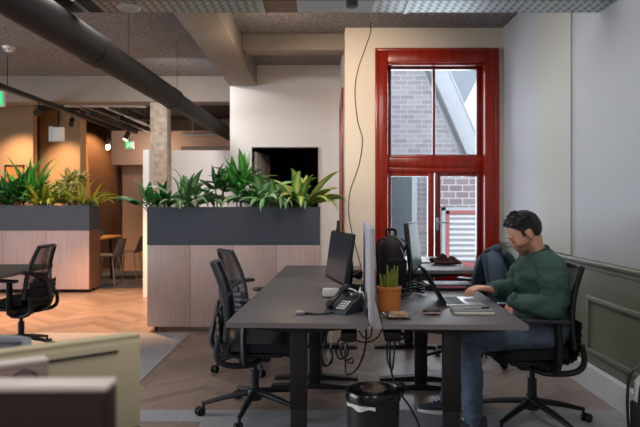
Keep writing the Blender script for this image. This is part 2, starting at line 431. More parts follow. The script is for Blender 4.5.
for nm, a, b_, pa, pb in (('casement', il, c1, pl, c0), ('casement', c2, ir, c3, pr)):
    ca = MB()
    for lo, hi in (((a, YS - .035, .50), (pa, YS + .03, tz0)), ((pb, YS - .035, .50), (b_, YS + .03, tz0)), ((pa, YS - .035, lt), (pb, YS + .03, tz0)), ((pa, YS - .035, .50), (pb, YS + .03, .58))):
        ca.b2(lo, hi, bev=.006)
    c_ = ca.build(nm, m_red if a == il else m_reddk, win)  # right casement takes the darker red, its shade set by colour
    MB().b2((pa, YS - .004, .58), (pb, YS + .004, lt)).build('pane', m_glass, c_)
    if a != il:
        h = MB(); h.b2((c3 - .05, YS - .05, Z_(224, YS) - .07), (c3 - .02, YS - .035, Z_(224, YS) + .07), bev=.004); h.tube([(c3 - .035, YS - .045, Z_(222, YS)), (c3 - .035, YS - .085, Z_(222, YS)), (c3 + .08, YS - .085, Z_(222, YS) - .005)], .009)
        h.build('handle', m_silver, c_)
MB().b2((pl, YS - .004, zb), (pm0, YS + .004, zt)).build('pane', m_glass, win)
MB().b2((pm1, YS - .004, zb), (pr, YS + .004, zt)).build('pane', m_glass, win)
# recess left of the window wall: return wall, white wall with doorway, dark room behind
YA = 8.26
XA0 = X_(230, YA); dx0, dx1, dz = X_(252, YA), X_(318, YA), Z_(147.5, YA)
struct(MB().b2((XRET, YW + .22, 0), (XRET + .15, YA + .14, HZ)).build('wall_return', m_white))
w2 = MB(); 
for lo, hi in (((XRET - .02, 6.95, .9), (XRET - .0, 7.07, Z_(88, 7.0))), ((XRET - .02, 7.9, .9), (XRET, 8.02, Z_(88, 7.0))), ((XRET - .02, 7.07, Z_(88, 7.0) - .12), (XRET, 7.9, Z_(88, 7.0))), ((XRET - .03, 6.95, .84), (XRET, 8.02, .9))):
    w2.b2(lo, hi, bev=.006)
w2o = struct(w2.build('window_2', m_red))
MB().b2((XRET - .008, 7.07, .9), (XRET - .001, 7.9, Z_(88, 7.0) - .12)).build('pane', m_blackgl, w2o)
w = MB(); w.b2((XA0, YA, 0), (dx0, YA + .14, HZ)); w.b2((dx1, YA, 0), (XRET + .1, YA + .14, HZ)); w.b2((dx0, YA, dz), (dx1, YA + .14, HZ))
struct(w.build('wall_doorway', m_white))
struct(MB().b2((XA0, YA + .14, 0), (XA0 + .1, 12.4, HZ)).build('wall_cell_side', m_white))
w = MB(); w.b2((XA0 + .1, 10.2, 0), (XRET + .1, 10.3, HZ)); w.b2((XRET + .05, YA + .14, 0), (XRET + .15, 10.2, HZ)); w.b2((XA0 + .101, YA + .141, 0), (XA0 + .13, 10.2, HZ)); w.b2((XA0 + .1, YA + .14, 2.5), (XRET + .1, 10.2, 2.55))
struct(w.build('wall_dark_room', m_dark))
df = MB(); df.b2((dx0 - .003, YA - .01, 0), (dx0 + .006, YA + .16, dz)); df.b2((dx1 - .006, YA - .02, 0), (dx1 + .003, YA + .16, dz)); df.b2((dx0 - .003, YA - .01, dz - .005), (dx1 + .003, YA + .16, dz + .003))
dr = struct(df.build('door_1', m_blackm)); 
lf = MB(); a = Vector((dx0 + .03, YA + .15)); b_ = Vector((X_(268, 9.1), 9.1)); dd = (b_ - a); lang = math.atan2(dd.y, dd.x); mid = (a + b_) / 2
lf.box((mid.x, mid.y, 1.02), (dd.length, .04, 2.0), rot=(0, 0, lang), bev=.004)
nrm = Vector((-dd.y, dd.x)).normalized() * -.022
for k in range(2):
    lf.box((mid.x + nrm.x, mid.y + nrm.y, .55 + k * .95), (dd.length * .62, .01, .75), rot=(0, 0, lang), bev=.004)
leaf_o = lf.build('door_leaf', m_white, dr)
MB().box((b_.x, b_.y, 1.02), (.05, .05, 2.0), rot=(0, 0, lang), bev=.003).build('leaf_edge', m_tan, dr)
# beams, column
b1l, b1r = X_(229.5, YA), X_(257, YA)
struct(MB().b2((b1l, 2.0, Z_(86, YA)), (b1r, YA, HZ), bev=.012).build('ceiling_beam', m_beam))
struct(MB().b2((b1r, 6.73, Z_(50, 6.73)), (XRET, 6.98, HZ), bev=.012).build('ceiling_beam', m_beam))
struct(MB().b2((XL, 8.97, 2.79), (XA0, 9.3, HZ + .1), bev=.012).build('ceiling_beam', m_beam))
struct(MB().b2((X_(150, 9.0), 9.0, 0), (X_(167, 9.0), 9.26, 2.79), bev=.012).build('column', m_conc))
struct(MB().b2((X_(143, 8.75), 8.75, 0), (X_(149, 8.75), 9.42, 2.08)).b2((X_(149, 8.75), 9.34, 0), (XA0 - .005, 9.42, 2.12)).build('wall_partition', m_white))
# warm zone beyond the left planter
struct(MB().b2((XL, 10.6, 0), (X_(33, 10.6), 10.75, 3.0)).build('wall_left_rear', m_warm))
struct(MB().b2((X_(40, 11.2), 11.2, 0), (X_(80, 11.2), 11.5, 3.0)).build('wall_alcove', m_warm))
struct(MB().b2((XL, 13.0, 0), (XA0, 13.15, 3.0)).build('wall_rear', m_warm))
struct(MB().prism([(X_(86, 12.8), Z_(120, 12.8)), (X_(113, 12.8), Z_(120, 12.8)), (X_(126, 12.8), 0), (X_(99, 12.8), 0)], 'Y', 12.7, 12.9).build('shadow_slant', m_brown, smooth=False))  # slanted brown sheet painting the shadow that falls across the recess
struct(MB().b2((X_(113, 12.0), 11.9, 2.07), (XA0, 12.3, 2.72)).build('wall_bulkhead', m_pink))
struct(MB().b2((X_(124, 12.4), 12.3, 0), (XA0, 12.45, 3.0)).build('wall_rear_inner', m_pink))
# outer shell: left wall, and the wall behind the viewer, closed to shut out light
struct(MB().b2((XL - .15, YB, 0), (XL, 13.2, HZ)).build('wall_left', m_white))
w = MB(); w.b2((XL, YB - .2, 0), (XR + .2, YB, HZ + .1))
struct(w.build('wall_front', m_white))

# ------------------------------------------------------------------ outside, through the window
YO = 9.6
bw = MB(); pts = [(X_(385, YO), -.5), (X_(480, YO), -.5), (X_(480, YO), Z_(172, YO)), (X_(459, YO), Z_(157, YO)), (X_(419, YO), Z_(62, YO)), (X_(402, YO), Z_(24, YO)), (X_(385, YO), Z_(24, YO))]
bw.prism(pts, 'Y', YO, YO + .3)
tag(bw.build('brick_gable', m_brick, smooth=False), 'grey brick gable of the building outside the red window', 'building')
cpg = MB(); p0 = P(407, 27, YO); p1 = P(470, 172, YO)
dirv = (p1 - p0); ln = dirv.length; ang = math.atan2(dirv.z, dirv.x)
cpg.box(((p0 + p1) / 2 + Vector((.15, .12, .06))), (ln, .5, .26), rot=(0, -ang, 0), bev=.02)
cpg.box(((p0 + p1) / 2 + Vector((.265, .16, .12))), (ln, .6, .035), rot=(0, -ang, 0), bev=.01)
tag(cpg.build('stone_coping', m_coping), 'pale stone coping sloping down the gable edge outside', 'coping')
rf = MB(); Yr = 12.
rf.prism([(X_(418, Yr), Z_(20, Yr)), (X_(500, Yr), Z_(20, Yr)), (X_(476, Yr), Z_(82, Yr)), (X_(468, Yr), Z_(98, Yr)), (X_(462, Yr), Z_(110, Yr)), (X_(461, Yr), Z_(126, Yr)), (X_(476, Yr), Z_(133, Yr)), (X_(500, Yr), Z_(135, Yr)), (X_(500, Yr), Z_(200, Yr)), (X_(440, Yr), Z_(200, Yr))], 'Y', Yr, Yr + .3)
tag(rf.build('slate_roof', m_slate, smooth=False), 'blue-grey slate roof behind the gable with white sky beyond it', 'roof')
lw = MB(); Yl = 9.3
lw.b2((X_(438, Yl), Yl, -.5), (X_(482, Yl), Yl + .25, Z_(174, Yl)))
tag(lw.build('brick_annexe', m_brick2), 'lower brown-grey brick wall with pale joints, seen through the right casement', 'wall')
vt = thing('louvre_vent', 'white louvred vent in a faded red frame on the brick annexe outside', 'vent', (0, 0, 0))
Yv = Yl - .03; vx0, vx1, vz0, vz1 = X_(449, Yv), X_(482, Yv), Z_(262, Yv), Z_(214, Yv)
f_ = MB(); 
for lo, hi in (((vx0 - .05, Yv - .03, vz0 - .06), (vx0, Yv + .03, vz1 + .05)), ((vx1, Yv - .03, vz0 - .06), (vx1 + .05, Yv + .03, vz1 + .05)), ((vx0 - .05, Yv - .03, vz1), (vx1 + .05, Yv + .03, vz1 + .05)), ((vx0 - .05, Yv - .03, vz0 - .06), (vx1 + .05, Yv + .03, vz0))): f_.b2(lo, hi)
f_.build('frame', m_ventf, vt)
s_ = MB()
n = 9
for k in range(n):
    z = vz0 + (k + .5) * (vz1 - vz0) / n; s_.box(((vx0 + vx1) / 2, Yv, z), (vx1 - vx0, .05, .045), rot=(R(-35), 0, 0))
s_.b2((vx0, Yv + .02, vz0), (vx1, Yv + .03, vz1))
s_.build('slats', m_vent, vt)
sf = MB(); sf.b2((vx0 - .11, Yv - .02, vz0 - .1), (vx0 - .052, Yv + .02, vz1 + .1)); sf.b2((vx0 - .11, Yv - .02, vz1 + .052), (vx1 + .1, Yv + .02, vz1 + .1))
sf.build('stone_surround', m_coping, vt)
od = thing('outside_door', 'slate blue door with a pale jamb in the gable outside', 'door', (0, 0, 0))
Yd = YO - .04
MB().b2((X_(388, Yd), Yd - .03, -.4), (X_(411, Yd), Yd + .03, Z_(172, Yd)), bev=.01).build('leaf', m_bluedoor, od)
MB().b2((X_(411.2, Yd), Yd - .04, -.4), (X_(417, Yd), Yd + .03, Z_(172, Yd)), bev=.01).build('jamb', m_coping, od)
MB().ell((X_(408, Yd), Yd - .05, 1.0), (.03, .03, .03)).build('knob', m_silver, od)
struct(MB().b2((.6, YW + .3, -.6), (6, 14, -.5)).build('ground_outside', m_conc))

# ------------------------------------------------------------------ planters
def planter(label, x0, x1, y0, y1, zsplit, ztop, nd, side=None):
    t = thing('planter_cabinet', label, 'planter', ((x0 + x1) / 2, (y0 + y1) / 2, 0), 0, 'locker cabinets with planter boxes on top')
    W, D = x1 - x0, y1 - y0
    MB().b2((-W / 2, -D / 2 + .02, .05), (W / 2, D / 2, zsplit)).build('cabinet_body', side or m_wood, t)
    for k in range(nd):
        a = -W / 2 + k * W / nd; b = a + W / nd
        d_ = MB().b2((a + .002, -D / 2, .055), (b - .002, -D / 2 + .019, zsplit - .003), bev=.002).build('door', m_wood, t)
    bx = MB(); th = .02
    bx.b2((-W / 2, -D / 2, zsplit), (W / 2, -D / 2 + th, ztop)); bx.b2((-W / 2, D / 2 - th, zsplit), (W / 2, D / 2, ztop)); bx.b2((-W / 2, -D / 2 + th, zsplit), (-W / 2 + th, D / 2 - th, ztop)); bx.b2((W / 2 - th, -D / 2 + th, zsplit), (W / 2, D / 2 - th, ztop))
    bx.b2((-W / 2 + th, -D / 2 + th, zsplit), (W / 2 - th, D / 2 - th, zsplit + .01))
    bx.build('planter_box', m_slatebox, t)
    MB().b2((-W / 2 + th, -D / 2 + th, zsplit + .01), (W / 2 - th, D / 2 - th, ztop - .035)).build('soil', m_soil, t)
    for sx in (-1, 1):
        for sy in (-1, 1):
            c = MB(); x, y = sx * (W / 2 - .08), sy * (D / 2 - .06)
            c.lathe([(.003, -.012), (.024, -.012), (.027, -.006), (.027, .006), (.024, .012), (.003, .012)], (x, y, .0275), 16, 'X'); c.b2((x - .016, y - .014, .028), (x + .016, y + .014, .05))
            c.build('caster', m_blackm, t)
    return t
PY = 6.37
planter('veneered planter cabinet behind the near left desk, standing before the open doorway', X_(147, PY), X_(320, PY), PY, PY + .42, Z_(245, PY), Z_(207, PY), 4)
LY = 9.19
planter('distant veneered planter cabinet in the warm lit area behind the black desk chair', -6.0, X_(89, LY), LY, LY + .46, Z_(230.5, LY), 1.295, 4, m_wooddk)

# ------------------------------------------------------------------ plants
def leaf(mb, base, az, ln, wd, el, droop, seg=9, fold=.25, twist=0., tip=.62):
    p = Vector(base); ds = ln / seg
    up = Vector((0, 0, 1)); vs, at = [], []
    for i in range(seg + 1):
        t = i / seg
        e = el - droop * t * t
        d = Vector((math.cos(az) * math.cos(e), math.sin(az) * math.cos(e), math.sin(e)))
        side = Vector((-math.sin(az), math.cos(az), 0))
        side = (Matrix.Rotation(twist, 3, d) @ side)
        nrm = side.cross(d)
        prof = max(.04, (math.sin(PI * min(1, t ** tip)) ** .8)) if 0 < t < 1 else .05
        w = wd * .5 * prof
        vs += [p - side * w + nrm * (w * fold), p + nrm * 0, p + side * w + nrm * (w * fold)]; at += [1., 0., 1.]
        p = p + d * ds
    fs = []
    for i in range(seg):
        a = i * 3; fs += [(a, a + 1, a + 4, a + 3), (a + 1, a + 2, a + 5, a + 4)]
    mb.add(vs, fs, at)
LS, WS = 1.28, 1.2
def plant(name, label, cat, loc, mat, n, ln, wd, el, droop, stem=.05, seed=0, group=None, spread=.03, cane=0, tip=.62, stemmat=None, azr=None):
    rnd = random.Random(seed); n = int(n * 1.75)
    ln = (ln[0] * LS, ln[1] * LS); wd = (wd[0] * WS, wd[1] * WS)
    t = thing(name, label, cat, loc, 0, group)
    mb = MB(); st = MB()
    tops = [(0, 0, .02)]
    if cane:
        tops = []
        for k in range(cane):
            a = rnd.uniform(0, 6.28); r = rnd.uniform(.01, .07); h = stem * rnd.uniform(.35 if cane > 5 else .6, 1.); r *= 2.4 if cane > 5 else 1
            e = (math.cos(a) * r, math.sin(a) * r * .7, h); tops.append(e)
            st.tube([(e[0] * .4, e[1] * .4, -.02), (e[0] * .8, e[1] * .8, h * .5), e], .008, 6)
    for k in range(n):
        tp = tops[k % len(tops)]
        az = (rnd.uniform(*azr) if azr else k * 2.399 + rnd.uniform(-.3, .3)); q = k / max(1, n - 1)
        e = el[0] + (el[1] - el[0]) * q + rnd.uniform(-.3, .3)
        dr_ = rnd.uniform(*droop)
        if e < .4: dr_ += (.4 - e) * 1.5; e = .4
        L = rnd.uniform(*ln)
        hh = tp[2] - (0 if not cane else rnd.uniform(0, .35) * stem)
        b = (tp[0] + math.cos(az) * .01, tp[1] + math.sin(az) * .01, hh)
        if not cane:
            ps = stem * rnd.uniform(.7, 1.2)
            b2 = (b[0] + math.cos(az) * ps * math.cos(e + .2), b[1] + math.sin(az) * ps * math.cos(e + .2) * .8, b[2] + ps * math.sin(e + .2))
            ox, oy = rnd.uniform(-.11, .11), rnd.uniform(-.05, .05)
            b = (b[0] + ox, b[1] + oy, b[2]); b2 = (b2[0] + ox, b2[1] + oy, b2[2])
            st.tube([(ox * .8, oy * .8, -.02), b, b2], .0045, 5); b = b2
        leaf(mb, b, az, L, rnd.uniform(*wd), e, dr_, twist=rnd.uniform(-.7, .7), tip=tip)
    mb.build('foliage', mat, t, attr='across')
    st.build('stem', stemmat or m_stemg, t)
    return t
m_stemg = M('green_stem', rgb(74, 104, 48), .6)
lm_pale = leaf_mat('pale_leaf', rgb(74, 138, 74), rgb(172, 204, 152))
lm_dark = leaf_mat('dark_leaf', rgb(30, 104, 44), rgb(66, 146, 66))
lm_bright = leaf_mat('bright_leaf', rgb(48, 140, 48), rgb(112, 186, 84))
lm_yel = leaf_mat('yellow_striped_leaf', rgb(74, 144, 62), rgb(206, 206, 110))
lm_deep = leaf_mat('deep_leaf', rgb(32, 86, 46), rgb(72, 124, 62))
lm_lime = leaf_mat('lime_leaf', rgb(120, 142, 40), rgb(196, 196, 70))
lm_cream = leaf_mat('cream_leaf', rgb(150, 160, 70), rgb(236, 218, 150))
yp, zp = PY + .2, Z_(207, PY) - .035
G = 'plants in the near planter box'
plant('leafy_plant', 'dark green upright plant at the near planter end by the concrete column', 'plant', (X_(157, yp), yp - .02, zp), lm_dark, 15, (.17, .27), (.055, .085), (-.1, 1.4), (.4, 1.1), .07, 3, G)
plant('leafy_plant', 'pale green plant with broad drooping leaves, over the second cabinet door', 'plant', (X_(190, yp), yp - .06, zp), lm_pale, 24, (.2, .3), (.07, .1), (-.5, 1.2), (.9, 1.8), .12, 11, G)
plant('leafy_plant', 'sparse thin-stemmed plant between the pale drooping plant and the tallest plant', 'plant', (X_(219, yp), yp + .03, zp), lm_deep, 13, (.14, .24), (.04, .06), (-.1, 1.2), (.5, 1.2), .3, 5, G, cane=3)
plant('leafy_plant', 'tallest bright green plant in the near planter, its leaves pointing up', 'plant', (X_(238, yp), yp + .0, zp), lm_bright, 20, (.2, .3), (.055, .08), (-.2, 1.45), (.2, .8), .42, 23, G, cane=4)
plant('leafy_plant', 'pale green plant with leaves hanging over the planter front below the doorway', 'plant', (X_(268, yp), yp - .09, zp), lm_pale, 26, (.2, .32), (.065, .095), (-.7, 1.1), (.9, 1.9), .12, 31, G)
plant('leafy_plant', 'yellow striped broad-leaved plant at the planter end nearest the window wall', 'plant', (X_(300, yp), yp - .03, zp), lm_yel, 24, (.22, .34), (.07, .1), (-.3, 1.25), (.6, 1.5), .13, 43, G)
plant('leafy_plant', 'small dark filler plant low between the tallest and the hanging plants', 'plant', (X_(253, yp), yp + .07, zp), lm_dark, 14, (.14, .24), (.04, .06), (-.2, 1.1), (.5, 1.1), .1, 47, G)
yq, zq = LY + .22, 1.26
G2 = 'plants in the distant planter box'
plant('leafy_plant', 'deep green bushy plant at the frame edge of the distant planter', 'plant', (X_(4, yq), yq, zq), lm_deep, 30, (.2, .4), (.07, .11), (-.3, 1.3), (.5, 1.2), .14, 51, G2)
plant('palm_plant', 'tall spiky palm in front of the framed orange picture', 'plant', (X_(31, yq), yq + .05, zq), lm_bright, 34, (.4, .62), (.035, .055), (-.1, 1.35), (.5, 1.2), .25, 57, G2, cane=3)
plant('leafy_plant', 'deep green broad plant between the palm and the frame edge in the distant planter', 'plant', (X_(17, yq), yq - .06, zq), lm_deep, 26, (.26, .42), (.07, .1), (-.3, 1.35), (.3, .9), .12, 58, G2)
plant('leafy_plant', 'yellow-green low plant right of the spiky palm in the distant planter', 'plant', (X_(48, yq), yq - .08, zq), lm_lime, 26, (.16, .3), (.05, .09), (-.4, 1.2), (.5, 1.2), .12, 61, G2)
plant('leafy_plant', 'bushy cream variegated plant glowing under the wall spotlight', 'plant', (X_(68, yq), yq + .05, zq), lm_cream, 90, (.1, .18), (.05, .08), (-.5, 1.3), (.3, 1.2), .5, 67, G2, cane=9)
plant('palm_plant', 'yellow-green spiky palm at the doorway end of the distant planter', 'plant', (X_(88, yq), yq - .02, zq), lm_lime, 24, (.26, .42), (.025, .04), (-.3, 1.2), (.6, 1.3), .1, 71, G2)

# ------------------------------------------------------------------ desks (turned slightly against the room)
TH = -math.atan(.0466)
UO = Vector((.255, 2.93))
def DW(u, v, z=0.):
    c, s = math.cos(TH), math.sin(TH)
    return Vector((UO.x + u * c - v * s, UO.y + u * s + v * c, z))
def desk(label, u, v0, v1, ztop, in0=.12, in1=.12, W=.68):
    vm = (v0 + v1) / 2; L = v1 - v0
    t = thing('sit_stand_desk', label, 'desk', DW(u, vm), TH, 'back-to-back office desks')
    MB().box((0, 0, ztop - .0125), (W, L, .025), bev=.002).build('desktop', m_deskl, t)
    eb = MB(); eb.b2((-W / 2 + .001, -L / 2 - .0015, ztop - .024), (W / 2 - .001, -L / 2 + .002, ztop - .002)); eb.build('edge_band', m_edge, t)
    for y in (-L / 2 + in0, L / 2 - in1):
        l = MB(); l.b2((-.042, y - .032, .3), (.042, y + .032, ztop - .03), bev=.004); l.b2((-.039, y - .029, .03), (.039, y + .029, .32), bev=.004)
        lg = l.build('leg', m_blackm, t)
        MB().prism([(-.31, .0), (.31, 0), (.31, .018), (.06, .04), (-.06, .04), (-.31, .018)], 'Y', y - .035, y + .035).build('foot', m_blackm, lg, smooth=False)
        MB().prism([(-.3, ztop - .026), (.3, ztop - .026), (.3, ztop - .04), (.06, ztop - .065), (-.06, ztop - .065), (-.3, ztop - .04)], 'Y', y - .025, y + .025).build('support_arm', m_blackm, lg, smooth=False)
    rl = MB(); rl.b2((-.07, -L / 2 + in0, ztop - .06), (-.04, L / 2 - in1, ztop - .026)); rl.b2((.04, -L / 2 + in0, ztop - .06), (.07, L / 2 - in1, ztop - .026))
    rl.build('under_rail', m_blackm, t)
    return t
DL, DR = -.375, .37
desk('near left desk with a phone on it, its dark grey top left mostly empty', DL, 0, 1.6, .74)
desk('near right desk where the man in green works at a laptop', DR, 0, 1.6, .74)
desk('empty far left desk continuing behind the near left desk', DL, 1.62, 2.80, .74, .08, .08)
desk('far right desk raised higher than the rest, below the window', .405, 1.62, 2.82, .825, .08, .08, W=.74)
# divider screens
def screen(label, u, v0, v1, z0, z1, mat, th):
    t = thing('desk_divider', label, 'divider', DW(u, (v0 + v1) / 2), TH)
    MB().box((0, 0, (z0 + z1) / 2), (th, v1 - v0, z1 - z0), bev=.008).build('panel', mat, t)
    for y in (-(v1 - v0) / 2 + .2, (v1 - v0) / 2 - .2):
        MB().b2((-th / 2 - .006, y - .025, z0 - .03), (th / 2 + .006, y + .025, z0 + .06), bev=.003).build('bracket', m_blackm, t)
    return t
screen('light grey felt divider standing along the middle gap of the near desks', -.018, .02, 1.55, .72, Z_(228, 2.95), m_divider, .028)
screen('tan divider along the middle gap of the far desks', .005, 1.66, 2.7, .72, 1.125, m_tan, .024)

# ------------------------------------------------------------------ office chairs (forward = local +X)
def make_chair(label, arms=True, net=None, fabric=None, frame=None, group=None, zs=.47, lean=.0):
    net = net or m_net; fabric = fabric or m_fab; frame = frame or m_black
    t = thing('office_chair', label, 'chair', (0, 0, 0), 0, group)
    # seat pad with rounded waterfall front
    def seat(u, v):
        x = -.13 + .38 * u; y = (v - .5) * .48 * (1 - .12 * (2 * u - 1) ** 4)
        z = zs - .035 * max(0, (u - .7) / .3) ** 2 + .012 * (2 * v - 1) ** 2 + .01 * (1 - u) ** 2
        return (x, y, z - .025)
    MB().sheet(seat, 14, 12, .05).build('seat', fabric, t, ang=60)
    RP = [(-.232, .16), (-.228, .08), (-.222, .0), (-.2, -.05), (-.15, -.075), (-.09, -.06), (-.05, -.045)]
    def rib(u, v):
        k = v * (len(RP) - 1.001); i = int(k); t_ = k - i; a_, b_ = RP[i], RP[i + 1]
        y = (u - .5) * .44; c_ = (2 * u - 1) ** 2
        return (a_[0] + (b_[0] - a_[0]) * t_ + .03 * c_ + .003 * math.sin(v * 75), y, zs + a_[1] + (b_[1] - a_[1]) * t_ + .012 * c_ + (.0025 * math.sin(v * 75) if v > .5 else 0))
    MB().sheet(rib, 10, 60, .008).build('lower_back', fabric if fabric is not m_fabch else m_char, t, ang=50)
    for sg in (-1, 1): MB().tube([(-.2, sg * .232, zs + .05), (-.215, sg * .228, zs - .03), (-.2, sg * .222, zs - .085), (-.14, sg * .21, zs - .115), (-.02, sg * .17, zs - .125), (.03, sg * .08, zs - .12)], [.015, .017, .018, .018, .018, .016], 8, 4).build('side_frame', frame, t)
    MB().box((0.03, 0, zs - .07), (.3, .36, .03), bev=.012).b2((-.1, -.08, zs - .14), (.1, .08, zs - .07), bev=.02).build('seat_mechanism', frame, t)
    def bk(u, v):                      # u across, v up
        y = (u - .5) * (.47 - .2 * v); s = abs(2 * u - 1)
        x = -.21 - .05 * v - lean * v + .05 * s ** 2 * (.4 + .6 * (1 - v)) + .035 * math.sin(v * PI)
        return (x, y, zs + .03 + v * .44)
    def bkn(u, v): return bk(u, v)
    MB().sheet(bkn, 12, 14, .006).build('backrest', net, t, ang=60)
    fp = [bk(i / 10, 1) for i in range(11)]
    loop = [bk(0, j / 8) for j in range(9)] + fp[1:-1] + [bk(1, 1 - j / 8) for j in range(9)]
    fr_ = MB().tube(loop, .014, 8, flat=1.3)
    fr_.tube([bk(0, 0)] + [(bk(i / 6, 0)[0] - .02, bk(i / 6, 0)[1], bk(0, 0)[2] - .015 * math.sin(PI * i / 6)) for i in range(1, 6)] + [bk(1, 0)], .014, 8)
    fr_.build('back_frame', frame, t)
    sp = MB(); c = bk(.5, .35)
    sp.tube([(-.02, 0, zs - .1), (-.18, 0, zs - .09), (-.265, 0, zs - .02), (c[0] - .05, 0, zs + .12), (c[0] - .03, 0, c[2] + .05)], [.03, .032, .026, .022, .016], 8, 4, flat=.7)
    for sgn in (-1, 1): sp.tube([(c[0] - .035, 0, zs + .15), (bk(.5 + sgn * .3, .45)[0] - .02, sgn * .09, zs + .2), (bk(.5 + sgn * .5, .5)[0], sgn * .175, zs + .26)], .012, 8, 4)
    sp.build('back_support', frame, t)
    MB().sheet(lambda u, v: (bk(.15 + .7 * u, .22 + .16 * v)[0] - .012, bk(.15 + .7 * u, .22 + .16 * v)[1], bk(.5, .22 + .16 * v)[2]), 10, 4, .014).build('lumbar_pad', m_char, t, ang=60)
    if arms:
        for sgn in (-1, 1):
            a = MB(); a.tube([(-.05, sgn * .2, zs - .085), (-.05, sgn * .262, zs - .06), (-.055, sgn * .272, zs + .06), (-.05, sgn * .268, zs + .175)], [.018, .02, .019, .018], 8, 4, flat=2.1)
            ar = a.build('armrest', frame, t)
            MB().box((.01, sgn * .265, zs + .19), (.25, .075, .026), bev=.012, rot=(0, R(-2), 0)).build('arm_pad', m_char, ar)
    g = MB(); g.tube([(0, 0, .1), (0, 0, zs - .2)], .027, 16); g.tube([(0, 0, zs - .22), (0, 0, zs - .1)], .016, 12); g.build('gas_column', frame, t)
    MB().lathe([(.02, .085), (.045, .09), (.05, .13), (.042, .155), (.02, .165)], n=20).build('base_hub', frame, t)
    for k in range(5):
        a = 2 * PI * k / 5 + .70; ca, sa = math.cos(a), math.sin(a)
        l = MB().tube([(ca * .03, sa * .03, .135), (ca * .17, sa * .17, .112), (ca * .315, sa * .315, .078)], [.026, .021, .015], 8, 3, flat=.8)
        l.tube([(ca * .315, sa * .315, .09), (ca * .315, sa * .315, .05)], .009, 8)
        lo = l.build('base_leg', frame, t)
        w_ = MB()
        for off in (-.016, .016):
            b = bmesh.new()
            mm = Matrix.Translation((ca * .335, sa * .335, .028)) @ Matrix.Rotation(a + .5, 4, 'Z')
            q = MB().lathe([(.004, -.009), (.024, -.009), (.028, -.005), (.028, .005), (.024, .009), (.004, .009)], (0, 0, 0), 18, 'Y')
            b.free()
            w_.add([mm @ (Vector(p) + Vector((0, off, 0))) for p in q.v], q.f)
        mm = Matrix.Translation((ca * .325, sa * .325, .042)) @ Matrix.Rotation(a + .5, 4, 'Z')
        q = MB().box((0, 0, 0), (.05, .014, .028), bev=.006); w_.add([mm @ Vector(p) for p in q.v], q.f)
        w_.build('caster', m_black, lo)
    return t
def put(t, x, y, rz): t.location = (x, y, 0); t.rotation_euler = (0, 0, rz); return t
GC = 'black mesh-back office chairs'
ch0 = make_chair('charcoal mesh chair pulled up to the near left desk, nearest the camera', group=GC, frame=m_char, fabric=m_fabch)
put(ch0, -.42, 3.88, R(4))
ch1 = copy_tree(ch0); ch1['label'] = 'charcoal mesh chair turned askew behind the nearest chair, in front of the planter'; put(ch1, -.56, 5.02, R(32))
chb = make_chair('black mesh chair in silhouette at the dark desk on the orange lit floor', group=GC)
put(chb, -2.66, 5.5, R(176))
chm = copy_tree(chb); chm['label'] = 'black mesh chair the man in the green sweatshirt sits on'; put(chm, 1.25, 3.70, R(180))
chj = copy_tree(chb); chj['label'] = 'black mesh chair carrying the denim jacket, before the window'; put(chj, 1.15, 5.10, R(148))

# ------------------------------------------------------------------ monitors (screen faces local -Y)
def monitor(label, loc, rz, w, h, zc, tilt=0., back=None, face=None, ztab=.74, stand=True, bez=None, th=.03, extra=None):
    t = thing('monitor', label, 'monitor', loc, rz)
    rm = Matrix.Translation((0, 0, zc)) @ Matrix.Rotation(tilt, 4, 'X')
    def tf(q): q.v = [tuple(rm @ Vector(p)) for p in q.v]; return q
    tf(MB().box((0, 0, 0), (w, th, h), bev=.008)).build('housing', back or m_black, t)
    tf(MB().box((0, -th / 2 - .001, .004), (w - .02, .004, h - .03))).build('screen', face or m_screen, t)
    if stand:
        q = MB(); q.tube([(0, th / 2 - .005, zc), (0, th / 2 + .05, zc - .02), (0, th / 2 + .06, zc - .1), (0, th / 2 + .05, ztab + .01)], [.035, .035, .03, .03], 10, 3, flat=.5)
        q.build('stand_neck', bez or m_black, t)
        MB().box((0, th / 2 + .03, ztab + .007), (.22, .17, .014), bev=.006).build('stand_foot', bez or m_black, t)
    if extra: extra(t, tf)
    return t
# near left desk monitor
a = P(353.5, 236, 3.75); b_ = P(333, 230, 4.3)
mid = (P(350, 262, 3.75) + P(330.5, 252.5, 4.3)) / 2
azm = math.atan2(b_.y - a.y, b_.x - a.x)          # along the screen, near -> far
monitor('black monitor with a dark screen on the near left desk, facing the chairs', (mid.x, mid.y, 0), azm + PI, .56, .325, mid.z, R(-8))
# far right desk monitor, seen nearly edge-on, screen to the right
p = P(413, 246, 4.15)
monitor('monitor with a pale teal screen seen nearly edge-on behind the laptop', (p.x - .0, p.y, 0), R(75), .52, .32, p.z + .0, R(-6), face=m_screenon)
# webcam on the left monitor
wc = thing('webcam', 'small black webcam stick standing on top of the near left monitor', 'webcam', (X_(338, 4.05), 4.05, 1.125))
MB().box((0, 0, .012), (.03, .05, .018), bev=.005).build('clip', m_black, wc); MB().tube([(0, 0, .02), (0, 0, .075)], [.011, .008], 10).build('body', m_black, wc)

